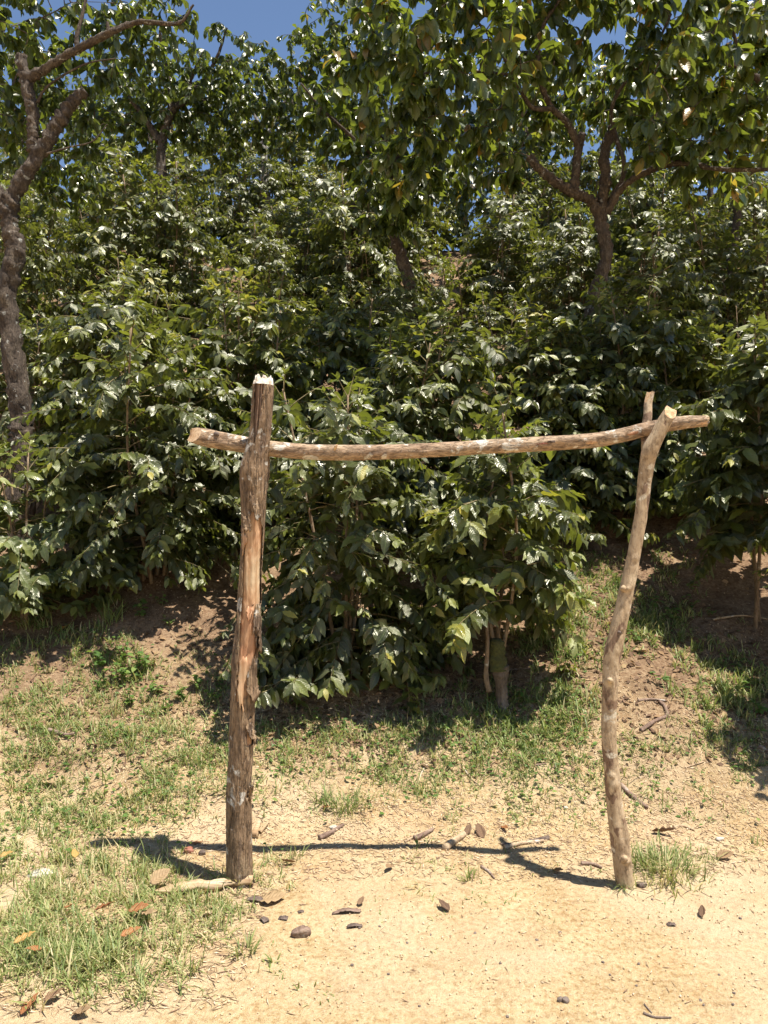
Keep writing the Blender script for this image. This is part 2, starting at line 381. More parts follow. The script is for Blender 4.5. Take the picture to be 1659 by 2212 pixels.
def wood_mat(name, a, b, c, stretch, bump=0.6):
    k = NT(name)
    o = k.coord("Object", stretch); iso = k.coord("Object")
    n1 = k.noise(o, 60, 4, 0.6); n2 = k.noise(o, 190, 3, 0.6); n3 = k.noise(iso, 7, 3, 0.5)
    col = k.ramp(n3, [(.35, a), (.5, b), (.68, c)])
    col = k.mix(k.ramp(n1, [(.38, (.75, .75, .75)), (.55, (0, 0, 0))]), col, k.mix(1.0, col, (.62, .48, .38), 'MULTIPLY'))
    col = k.mix(k.ramp(n2, [(.52, (0, 0, 0)), (.7, (.5, .5, .5))]), col, k.mix(1.0, col, (1.3, 1.3, 1.25), 'MULTIPLY'))
    k.link(col, k.b.inputs["Base Color"]); k.b.inputs["Roughness"].default_value = 0.7; k.b.inputs["Specular IOR Level"].default_value = 0.25
    nb = k.bump(n1, bump, 0.006); nb = k.bump(n2, bump, 0.002, nb); k.link(nb, k.b.inputs["Normal"])
    return k.m
M['wood'] = wood_mat("stripped_orange_wood", (.40, .205, .11), (.53, .325, .18), (.60, .44, .27), (1, 1, .05))
M['wood_grey'] = wood_mat("weathered_split_wood", (.25, .16, .105), (.36, .24, .155), (.48, .35, .24), (1, 1, .05))
M['wood_end'] = wood_mat("cut_end_wood", (.50, .29, .15), (.58, .38, .21), (.66, .47, .29), (1, 1, 1), .5)
M['wood_white'] = wood_mat("broken_pale_wood", (.60, .52, .42), (.72, .66, .56), (.78, .73, .65), (1, 1, 1), .8)
M['wood_split'] = wood_mat("split_pale_plank", (.36, .24, .13), (.46, .33, .195), (.54, .43, .29), (.05, 1, 1), .8)
def moss_mat():
    k = NT("moss"); o = k.coord("Object"); n = k.noise(o, 60, 4, .7); m = k.noise(o, 12, 3)
    k.link(k.mix(m, k.ramp(n, [(.3, (.03, .04, .008)), (.6, (.09, .10, .018)), (.8, (.16, .15, .03))]), (.06, .05, .02)), k.b.inputs["Base Color"])
    k.b.inputs["Roughness"].default_value = 1; k.link(k.bump(n, 1, .01), k.b.inputs["Normal"]); return k.m
M['moss'] = moss_mat()
def stone_mat(name, a, b):
    k = NT(name); o = k.coord("Object"); n = k.noise(o, 30, 5, .65)
    k.link(k.ramp(n, [(.3, a), (.7, b)]), k.b.inputs["Base Color"]); k.b.inputs["Roughness"].default_value = .9
    k.link(k.bump(n, .6, .006), k.b.inputs["Normal"]); return k.m
M['stone'] = stone_mat("pale_stone", (.42, .36, .28), (.62, .55, .45))
M['pebble'] = stone_mat("dark_pebble", (.10, .075, .06), (.24, .18, .14))
def crumb_mat():
    k = NT("soil_crumb"); a = k.node("ShaderNodeAttribute", attribute_name="rnd").outputs["Fac"]
    k.link(k.ramp(a, [(0, (.22, .13, .08)), (.4, (.42, .28, .16)), (.75, (.58, .42, .24)), (1, (.66, .52, .36))]), k.b.inputs["Base Color"])
    k.b.inputs["Roughness"].default_value = .95; return k.m
M['crumb'] = crumb_mat()

# ------------------------------------------------------------------ the ground
def axis(parts):
    out = []
    for a, b, st in parts: out += list(np.arange(a, b - 1e-6, st))
    return np.array(out)
gx = np.concatenate([-np.geomspace(300, 7.2, 34), axis([(-7, -2.6, .14), (-2.6, 2.6, .026), (2.6, 7.01, .14)]), np.geomspace(7.2, 300, 34)])
gy = np.concatenate([-np.geomspace(55, .3, 14), axis([(0, 1.6, .1), (1.6, 4.8, .026), (4.8, 7.2, .05), (7.2, 20, .22)]), np.geomspace(20.2, 310, 34)])
GX, GY = np.meshgrid(gx, gy)
GZ = gz(GX, GY)
nx, ny = len(gx), len(gy)
ii = np.arange(nx * ny).reshape(ny, nx)
gq = np.stack([ii[:-1, :-1], ii[:-1, 1:], ii[1:, 1:], ii[1:, :-1]], -1).reshape(-1, 4)
g = obj("ground", make_mesh("ground", np.stack([GX, GY, GZ], -1).reshape(-1, 3), quads=gq), M['ground'])
g["kind"] = "structure"

# ------------------------------------------------------------------ logs: the two posts and the cross pole
def log_grid(path, rad, nring, nseg, bump=None):
    P = spline(path, nring); r = np.interp(np.linspace(0, 1, nring), np.linspace(0, 1, len(rad)), rad)
    r = np.convolve(np.pad(r, 3, mode='edge'), np.ones(7) / 7, 'valid')
    T = nrm(np.gradient(P, axis=0)); ref = np.array([0, -1., 0])
    Fv = nrm(ref - (T @ ref)[:, None] * T); S = np.cross(T, Fv)
    th = np.linspace(0, 2 * math.pi, nseg, endpoint=False)
    s = np.concatenate([[0], np.cumsum(np.linalg.norm(np.diff(P, axis=0), axis=1))])
    TH, SS = np.meshgrid(th, s)
    rr = np.broadcast_to(r[:, None], TH.shape).copy()
    if bump is not None: rr = rr + bump(TH, SS, r[:, None])
    dirs = np.cos(TH)[..., None] * Fv[:, None] + np.sin(TH)[..., None] * S[:, None]
    return P, rr, dirs, TH, SS, T
def pnoise(TH, SS, fs, fth, seed):     # noise that closes round the log
    return vnoise(SS * fs + np.cos(TH) * fth, np.sin(TH) * fth + SS * fs * .31, seed)
def grid_mesh(name, P, rr, dirs, TH, SS, off, keep=None, caps=(True, True), cap_fn=None):
    n, m = TH.shape
    V = (P[:, None] + rr[..., None] * dirs).reshape(-1, 3) - np.asarray(off)
    idx = np.arange(n * m).reshape(n, m)
    q = np.stack([idx[:-1], np.roll(idx[:-1], -1, 1), np.roll(idx[1:], -1, 1), idx[1:]], -1).reshape(-1, 4)
    if keep is not None: q = q[keep[:-1].ravel()]
    uv = np.stack([TH / 6.2832, SS], -1).reshape(-1, 2)
    faces = [tuple(x) for x in q.tolist()]
    V = list(map(tuple, V))
    for c, row in ((0, idx[0]), (1, idx[-1])):
        if not caps[c]: continue
        V.append(tuple(P[-1 if c else 0] - np.asarray(off))); k = len(V) - 1; uv = np.vstack([uv, [[.5, .5]]])
        rl = np.roll(row, -1)
        faces += [(a, b, k) if c else (b, a, k) for a, b in zip(row.tolist(), rl.tolist())]
    return make_mesh(name, V, faces, uv=uv)
def gauss_knots(TH, SS, knots):
    out = np.zeros_like(TH)
    for s0, th0, h, ws, wt in knots:
        dth = (TH - th0 + math.pi) % (2 * math.pi) - math.pi
        out += h * np.exp(-((SS - s0) / ws) ** 2 - (dth / wt) ** 2)
    return out

# --- left post (tall, half stripped)
D0 = 3.0
lp = [(518, 1935, 28), (518, 1900, 28), (516, 1734, 27), (519.5, 1636, 26.5), (524, 1524, 26), (529, 1427, 26), (537, 1329, 25), (541, 1231, 24),
      (545, 1160, 24.5), (547, 1081, 27), (548, 1021, 29.5), (552, 987, 26), (561, 944, 23), (566, 870, 23), (568, 832, 22.5)]
lpath = [at(x, y, D0) for x, y, _ in lp]; lrad = [r / F * D0 for *_, r in lp]
PY = lambda P: 1106 - (P[:, 2] - CAMZ) * F / D0       # picture row of a height on the post
def lbump(TH, SS, r):
    return (0.0045 * pnoise(TH, SS, 7, 1.4, 21) + 0.0035 * pnoise(TH, SS, 24, 3, 22) + 0.0022 * pnoise(TH, SS, 70, 9, 23)
            + gauss_knots(TH, SS, [(1.02, 1.0, .006, .10, .5), (.95, -1.2, .005, .05, .4), (.32, -.5, -.004, .03, .2), (.55, .9, .004, .02, .2)]))
P, rr, dirs, TH, SS, T = log_grid(lpath, lrad, 300, 120, lbump)
base = P[8].copy(); base[2] = 0.0
left = thing("wooden_post", "tall grey-brown post with bark stripped to orange wood, broken white top", "post", base)
row = PY(P)[:, None] * np.ones_like(TH)
u = np.sin(TH); front = np.cos(TH) > -0.1
edge = 0.16 * pnoise(TH * 0, SS, 9, 0, 31) + 0.10 * pnoise(TH * 0 + 1.0, SS, 40, 0, 32)
lo = np.interp(row, [1105, 1150, 1231, 1329, 1427, 1500, 1512], [.05, -.62, -.55, -.60, -.44, -.38, -.3]) + edge
hi = np.interp(row, [1105, 1150, 1231, 1300, 1345, 1400, 1440, 1500, 1512], [.55, .86, .97, .97, .55, .80, .62, .55, .1]) + edge * .7
strip = front & (row > 1108) & (row < 1512) & (u > lo) & (u < hi)
lo2 = np.interp(row, [830, 880, 930, 960], [-.62, -.62, -.55, -.3]) + edge * .8
hi2 = np.interp(row, [830, 880, 930, 960], [.25, .05, -.1, -.25]) + edge * 1.1
strip2 = front & (row < 962) & (u > lo2) & (u < hi2)
chip = front & (row > 1570) & (row < 1608) & (u > .62 - (row - 1570) * .002) & (u < .98)
keep = ~(strip | strip2 | chip)
rb = rr.copy()
# bark lifts a little along the torn edge
near = np.zeros_like(TH)
for sh in (-3, -2, -1, 1, 2, 3): near += np.roll(strip, sh, 1)
rb += np.where((near > 0) & keep, 0.0035, 0) * (0.6 + pnoise(TH, SS, 30, 2, 33))
obj("bark", grid_mesh("bark", P, rb, dirs, TH, SS, base, keep, caps=(True, False)), M['bark_post'], left)
rw = rr - 0.0065 + 0.0016 * pnoise(TH, SS, 3, 16, 41)
fr = row < 965
rw = np.where(fr, rw - 0.004 - 0.016 * np.exp(-((TH - 6.283 + .15 + .05 * pnoise(TH * 0, SS, 6, 0, 42)) / .05) ** 2) - 0.014 * np.exp(-((TH - .22) / .045) ** 2) - 0.01 * np.exp(-((TH - 5.75) / .05) ** 2), rw)
obj("stripped_wood", grid_mesh("stripped_wood", P, rw, dirs, TH, SS, base, (row < 1030) == False, caps=(False, False)), M['wood'], left)
obj("split_wood", grid_mesh("split_wood", P, rw, dirs, TH, SS, base, row < 1032, caps=(False, False)), M['wood_grey'], left)
# jagged broken top
def jag_top(P0, dirs0, r0, off, T0, seed):
    V = []; Fc = []; nr = 9; m = len(r0)
    for k in range(nr + 1):
        f = k / nr
        for j in range(m):
            p = P0 + dirs0[j] * r0[j] * (1 - f) * 0.99
            a = 2 * math.pi * j / m
            h = 0.010 + 0.034 * (vnoise(np.array(p[0] * 75), np.array(p[1] * 75), seed) + .5) + 0.018 * (vnoise(np.array(p[0] * 190), np.array(p[1] * 190), seed + 1)) - 0.012 * math.cos(a)
            if abs(p[0] - P0[0] + .010) < .004 or abs(p[0] - P0[0] - .016) < .003: h -= .014
            V.append(p + T0 * (h if k else 0.0) - off)
    for k in range(nr):
        for j in range(m):
            Fc.append((k * m + j, k * m + (j + 1) % m, (k + 1) * m + (j + 1) % m, (k + 1) * m + j))
    return make_mesh("broken_top", V, Fc, smooth=False)
obj("broken_top", jag_top(P[-1], dirs[-1], rr[-1] - .002, base, T[-1], 51), M['wood_white'], left)
# short back prong that the pole lies against
bp = Tubes(); bp.add(spline([at(553, 1085, 3.05), at(562, 1040, 3.085), at(566, 1000, 3.125), at(566, 965, 3.15)], 24), np.interp(np.linspace(0, 1, 24), [0, .4, .85, 1], [.035, .036, .032, .026]), 28, .12)
obj("back_prong", bp.mesh("back_prong", base), M['bark_post'], left)
# loose bark flaps and wood splinters
def patch(name, rows, us_lo, us_hi, lift, mat, thick=.004, n=14, m=7, curl=0.0, seed=0):
    V = []
    for side in (0, 1):
        for i in range(n):
            f = i / (n - 1); rpx0 = rows[0] + (rows[1] - rows[0]) * f
            l = np.interp(f, np.linspace(0, 1, len(us_lo)), us_lo); h = np.interp(f, np.linspace(0, 1, len(us_hi)), us_hi)
            for j in range(m):
                uu = l + (h - l) * j / (m - 1)
                uu += .14 * float(vnoise(np.array(i * .9 + seed * 7.3), np.array(j * .4), 60))
                rpx = rpx0 + (2 * f - 1) * 26 * float(vnoise(np.array(j * 1.1 + seed * 3.1), np.array(f * 2), 62)) * abs(2 * f - 1)
                k = int(np.argmin(abs(PY(P) - rpx)))
                a = math.asin(max(-1, min(1, uu))); kk = int(round(a / (2 * math.pi) * 120)) % 120
                d = dirs[k, kk]
                rad = rr[k, kk] + np.interp(f, np.linspace(0, 1, len(lift)), lift) + curl * ((j / (m - 1)) - .5) ** 2 + .0015 * float(vnoise(np.array(i * 1.7 + seed), np.array(j * 1.3), 61))
                V.append(P[k] + d * (rad + (thick if side else 0)) - base)
    N = n * m; Fc = []
    for i in range(n - 1):
        for j in range(m - 1):
            a, b, c, d_ = i * m + j, i * m + j + 1, (i + 1) * m + j + 1, (i + 1) * m + j
            Fc += [(d_, c, b, a), (N + a, N + b, N + c, N + d_)]
    ring = [j for j in range(m)] + [i * m + m - 1 for i in range(1, n)] + [(n - 1) * m + j for j in range(m - 2, -1, -1)] + [i * m for i in range(n - 2, 0, -1)]
    for a, b in zip(ring, ring[1:] + ring[:1]): Fc.append((a, b, N + b, N + a))
    return obj(name, make_mesh(name, V, Fc, smooth=False), M[mat], left)
patch("bark_flap", (1308, 1358), [.62, .55, .5], [.95, .95, .8], [.000, .004, .010], 'bark_post', seed=1)
patch("bark_flap", (1340, 1400), [.82, .84, .88], [1, 1, 1], [.002, .006, .012], 'bark_post', seed=2)
patch("bark_flap", (1428, 1502), [.55, .42, .35, .62], [.92, .95, .98, 1], [.0, .002, .006, .018], 'bark_post', seed=3)
patch("bark_flap", (1072, 1118), [-.1, .0, .15, .45], [.45, .5, .58, .62], [.0, .002, .006, .012], 'bark_post', seed=4)
patch("bark_flap", (1112, 1150), [-.75, -.6, -.35], [-.1, .05, .1], [.002, .004, .007], 'bark_post', seed=5)
patch("bark_flap", (1552, 1596), [.45, .6, .8], [.9, .98, 1], [.0, .003, .011], 'bark_post', seed=6)
patch("bark_flap", (1690, 1722), [.80, .78, .7], [1, 1, 1], [.010, .006, .0], 'bark_post', seed=7)
patch("wood_splinter", (1420, 1524), [-.33, -.3, -.25, .0], [.45, .35, .2, .25], [-.006, -.004, .000, .004], 'wood', thick=.005, seed=8)
patch("wood_splinter", (1145, 1190), [-.72, -.68, -.6], [-.35, -.25, -.55], [-.002, .000, .002], 'wood', thick=.003, seed=9)
patch("wood_splinter", (1300, 1334), [.1, .0, .08], [.6, .5, .15], [-.004, .001, .004], 'wood', thick=.003, seed=10)

# --- right post (forked)
D1 = 2.955
rp = [(1352, 1950, 18.5), (1350, 1915, 19), (1344, 1859, 20), (1336, 1804, 19), (1327, 1731, 17), (1321, 1657, 16), (1316, 1590, 16), (1316.5, 1513, 16), (1319, 1444, 17),
      (1327.5, 1393, 18), (1339, 1342, 17), (1350, 1290, 16), (1361, 1239, 15), (1371, 1184, 14), (1384, 1112, 13), (1390, 1059, 13.5), (1397, 1005, 14.8), (1404, 975, 17),
      (1421, 940, 15), (1437, 910, 14.5), (1454, 880, 14.7)]
dep = np.concatenate([np.full(16, D1), [2.95, 2.94, 2.93, 2.925, 2.92]])
rpath = [at(x, y, d) for (x, y, _), d in zip(rp, dep)]; rrad = [r / F * d for (*_, r), d in zip(rp, dep)]
s_of = lambda y: 0.0
P, rr, dirs, TH, SS, T = log_grid(rpath, rrad, 300, 96, None)
prow = 1106 - (P[:, 2] - CAMZ) * F / D1
def s_at(rw_): return float(SS[int(np.argmin(abs(prow - rw_))), 0])
kn = [(s_at(1853), .25, .012, .012, .45), (s_at(1838), .1, -.004, .02, .4), (s_at(1672), -.35, .009, .009, .4), (s_at(1690), -.1, .006, .02, .6), (s_at(1470), -.2, .009, .01, .35), (s_at(1480), -.2, -.004, .02, .3),
      (s_at(1272), -.2, .010, .010, .35), (s_at(1260), .2, .006, .02, .5), (s_at(1410), -1.3, .004, .03, .5), (s_at(1365), .1, -.005, .008, .2), (s_at(1357), .1, .004, .006, .3), (s_at(1205), .1, .005, .012, .5),
      (s_at(1800), 1.1, .007, .06, .35), (s_at(1790), .35, -.006, .06, .3), (s_at(1820), -1.0, -.006, .05, .25), (s_at(1720), -1.0, -.004, .05, .25), (s_at(1513), -.5, .004, .006, .3)]
rr = rr + 0.004 * pnoise(TH, SS, 6, 1.3, 71) + 0.0025 * pnoise(TH, SS, 22, 2.5, 72) + 0.0012 * pnoise(TH, SS, 60, 6, 73) + gauss_knots(TH, SS, kn)
base = P[10].copy(); base[2] = 0
right = thing("forked_post", "crooked smooth tan forked post, sawn prong tip, holding the pole's right end", "post", base)
# the sawn tip: tilt the last rings so that the cut faces the viewer
V = P[:, None] + rr[..., None] * dirs
cut_n = nrm(np.array([0.25, -0.78, 0.55])); cut_p = P[-7] + np.array([0, 0, .004])
dist = ((V - cut_p) @ cut_n)
over = dist > 0
V[over] -= (dist[over] / (np.einsum('...i,i->...', np.broadcast_to(T[:, None], V.shape), cut_n)[over]))[..., None] * np.broadcast_to(T[:, None], V.shape)[over]
n_, m_ = TH.shape; idx = np.arange(n_ * m_).reshape(n_, m_)
q = np.stack([idx[:-1], np.roll(idx[:-1], -1, 1), np.roll(idx[1:], -1, 1), idx[1:]], -1).reshape(-1, 4)
obj("bark", make_mesh("bark", V.reshape(-1, 3) - base, quads=q, uv=np.stack([TH / 6.28, SS], -1).reshape(-1, 2)), M['bark_fork'], right)
ring = V[-1]; cen = ring.mean(0)
capV = [cen - base + cut_n * .003]; capF = []
for f in (.5, .97):
    for p in ring: capV.append(cen + (p - cen) * f + cut_n * (.002 if f < .9 else .001) + cut_n * .0012 * random.uniform(-1, 1) - base)
for j in range(m_):
    a, b = 1 + j, 1 + (j + 1) % m_
    capF += [(0, a, b), (a, m_ + a, m_ + b, b)]
obj("sawn_tip", make_mesh("sawn_tip", capV, capF), M['wood_end'], right)
# left prong, behind the pole, axe-pointed
lpg = [at(1401, 1000, 2.975), at(1397, 962, 3.02), at(1395, 930, 3.065), at(1399, 898, 3.085), at(1400, 872, 3.095), at(1404, 852, 3.10), at(1405, 846, 3.10)]
P2, r2, d2, TH2, SS2, T2 = log_grid(lpg, [.026, .022, .0185, .0175, .017, .0165, .0165], 80, 40, lambda a, b, r: .0016 * pnoise(a, b, 20, 2, 75))
V = P2[:, None] + r2[..., None] * d2
cn = nrm(np.array([-0.80, -0.42, 0.42])); cp = at(1399, 869, 3.09) + np.array([-.010, 0, 0])
dist = (V - cp) @ cn; over = dist > 0
V2 = V.copy(); V2[over] -= dist[over][:, None] * cn
idx = np.arange(80 * 40).reshape(80, 40)
q = np.stack([idx[:-1], np.roll(idx[:-1], -1, 1), np.roll(idx[1:], -1, 1), idx[1:]], -1).reshape(-1, 4)
ov = over.reshape(-1)[q].all(1)
prong = obj("back_prong", make_mesh("back_prong", V2.reshape(-1, 3) - base, quads=q[~ov]), M['bark_fork'], right)
obj("axe_cut", make_mesh("axe_cut", V2.reshape(-1, 3) - base, quads=q[ov]), M['wood_end'], prong)
# small knots
kt = Tubes(); kt.add(spline([at(1318, 1470, 2.925), at(1316, 1468, 2.905)], 5), [.012, .011, .010, .008, .004], 10, .3); obj("knot", kt.mesh("knot", base), M['bark_fork'], right)
kt = Tubes(); kt.add(spline([at(1338, 1366, 2.93), at(1338, 1366, 2.918)], 4), [.009, .008, .007, .004], 10, .3); obj("knot", kt.mesh("knot", base), M['charred'], right)
kt = Tubes(); kt.add(spline([at(1347, 1272, 2.935), at(1346, 1270, 2.915)], 5), [.013, .012, .010, .008, .004], 10, .3); obj("knot", kt.mesh("knot", base), M['bark_fork'], right)
kt = Tubes(); kt.add(spline([at(1348, 1856, 2.93), at(1350, 1853, 2.905)], 5), [.018, .017, .014, .011, .006], 12, .3); obj("knot", kt.mesh("knot", base), M['bark_fork'], right)

# --- the cross pole
bm = [(405, 936, 16, 3.10), (446, 946, 19.5, 3.095), (532, 961, 17.5, 3.09), (583, 969, 17.5, 3.088), (687, 977, 16.5, 3.08), (804, 977.5, 16, 3.07), (921, 973, 15.5, 3.06), (1039, 966, 15.5, 3.05), (1156, 959.5, 15.8, 3.04),
      (1273, 952, 16, 3.03), (1330, 943, 15.2, 3.025), (1394, 928, 14.8, 3.02), (1466, 914, 14.3, 3.01), (1523, 909, 12, 3.0)]
bpath = [at(x, y, d) for x, y, _, d in bm]; brad = [r / F * d for *_, r, d in bm]
P, rr, dirs, TH, SS, T = log_grid(bpath, brad, 340, 84, None)
pcol = 829.5 + P[:, 0] / 3.05 * F
def sx_at(c): return float(SS[int(np.argmin(abs(pcol - c))), 0])
kn = [(sx_at(1178), .0, .006, .02, .5), (sx_at(1178), .1, -.008, .009, .25), (sx_at(1205), -.3, .006, .02, .4), (sx_at(1340), .2, .006, .03, .4), (sx_at(1345), .3, -.008, .012, .3), (sx_at(1290), .8, -.004, .03, .4),
      (sx_at(470), -.3, -.003, .012, .2), (sx_at(1385), -.1, .004, .02, .5), (sx_at(726), -.6, .004, .02, .6)]
rr = rr + .003 * pnoise(TH, SS, 5, 1.2, 81) + .002 * pnoise(TH, SS, 20, 2.5, 82) + .001 * pnoise(TH, SS, 60, 6, 83) + gauss_knots(TH, SS, kn)
base = P[170].copy()
beam = thing("cross_pole", "long bowed reddish-brown pole with pale lichen laid across the two posts", "pole", base)
# chopped left end: slanted facet
V = P[:, None] + rr[..., None] * dirs
T_ = np.broadcast_to(T[:, None], V.shape)
for cn, cp in ((nrm(np.array([-0.62, -0.70, 0.36])), at(431, 946, 3.055)), (nrm(np.array([-0.95, -0.1, 0.25])), at(404, 930, 3.08)), (nrm(np.array([-0.55, 0, -0.8])), at(420, 962, 3.09))):
    dist = (V - cp) @ cn; over = dist > 0
    V[over] -= (dist[over])[:, None] * cn
idx = np.arange(V.shape[0] * V.shape[1]).reshape(V.shape[:2])
q = np.stack([idx[:-1], np.roll(idx[:-1], -1, 1), np.roll(idx[1:], -1, 1), idx[1:]], -1).reshape(-1, 4)
Vf = V.reshape(-1, 3)
onfacet = np.zeros(len(Vf), bool)
for cn, cp in ((nrm(np.array([-0.62, -0.70, 0.36])), at(431, 946, 3.055)), (nrm(np.array([-0.95, -0.1, 0.25])), at(404, 930, 3.08))):
    onfacet |= abs((Vf - cp) @ cn) < 1e-5
fac = onfacet[q].all(1)
obj("bark", make_mesh("bark", Vf - base, quads=q[~fac], uv=np.stack([TH / 6.28, SS], -1).reshape(-1, 2)), M['bark_beam'], beam)
r0 = V[0]; c0 = r0.mean(0); nV = len(Vf)
facesL = [tuple(x) for x in q[fac].tolist()] + [(int((j + 1) % 84), int(j), nV) for j in range(84)]
obj("chopped_end", make_mesh("chopped_end", np.vstack([Vf, c0[None]]) - base, facesL, smooth=False), M['wood_end'], beam)
# rough right end
rE = V[-1]; cE = rE.mean(0); ev = [cE - base + T[-1] * .006]; ef = []
for j in range(84): ev.append(rE[j] + (cE - rE[j]) * .04 + T[-1] * (.006 + .006 * random.uniform(-1, 1)) - base)
for j in range(84): ev.append(rE[j] + (cE - rE[j]) * .5 + T[-1] * (.010 + .007 * random.uniform(-1, 1)) - base)
for j in range(84): ev.append(rE[j] - base)
for j in range(84):
    k = (j + 1) % 84
    ef += [(0, 85 + j, 85 + k), (85 + j, 1 + j, 1 + k, 85 + k), (1 + j, 169 + j, 169 + k, 1 + k)]
obj("ragged_end", make_mesh("ragged_end", ev, ef, smooth=False), M['stick_pale'], beam)
def scar(c0, c1, th0, half, mat, lift=.002, name="scar"):
    V = []; n = 12; m = 6
    for i in range(n):
        f = i / (n - 1); k = int(np.argmin(abs(pcol - (c0 + (c1 - c0) * f)))); hw = half * math.sin(math.pi * (f * .9 + .05)) ** .6
        for j in range(m):
            a = th0 + hw * (2 * j / (m - 1) - 1) + .05 * random.uniform(-1, 1); kk = int(round(a / 6.2832 * 84)) % 84
            e = math.sin(math.pi * j / (m - 1)) * math.sin(math.pi * f)
            V.append(P[k] + dirs[k, kk] * (rr[k, kk] - .001 + (lift + .001 * random.uniform(0, 1)) * (e ** .3)) - base)
    Fc = [(i * m + j, i * m + j + 1, (i + 1) * m + j + 1, (i + 1) * m + j) for i in range(n - 1) for j in range(m - 1)]
    obj(name, make_mesh(name, V, Fc, smooth=False), M[mat], beam)
scar(1257, 1284, .35, .30, 'wood'); scar(1345, 1372, .15, .30, 'wood'); scar(1080, 1135, 1.0, .16, 'wood', .0015); scar(1176, 1196, -.1, .22, 'charred'); scar(1150, 1185, .05, .14, 'husk', .001)
scar(1494, 1524, .5, .4, 'wood', .0015)
ch = Tubes(); ch.add(spline([at(723, 972, 3.035), at(725, 965, 3.02), at(729, 960, 3.012)], 6), [.002, .006, .007, .006, .004, .001], 6, .2); obj("bark_chip", ch.mesh("bark_chip", base), M['wood_end'], beam)
kt = Tubes(); kt.add(spline([at(468, 938, 3.066), at(468, 938, 3.052)], 4), [.011, .010, .008, .005], 10, .3); obj("knot", kt.mesh("knot", base), M['charred'], beam)

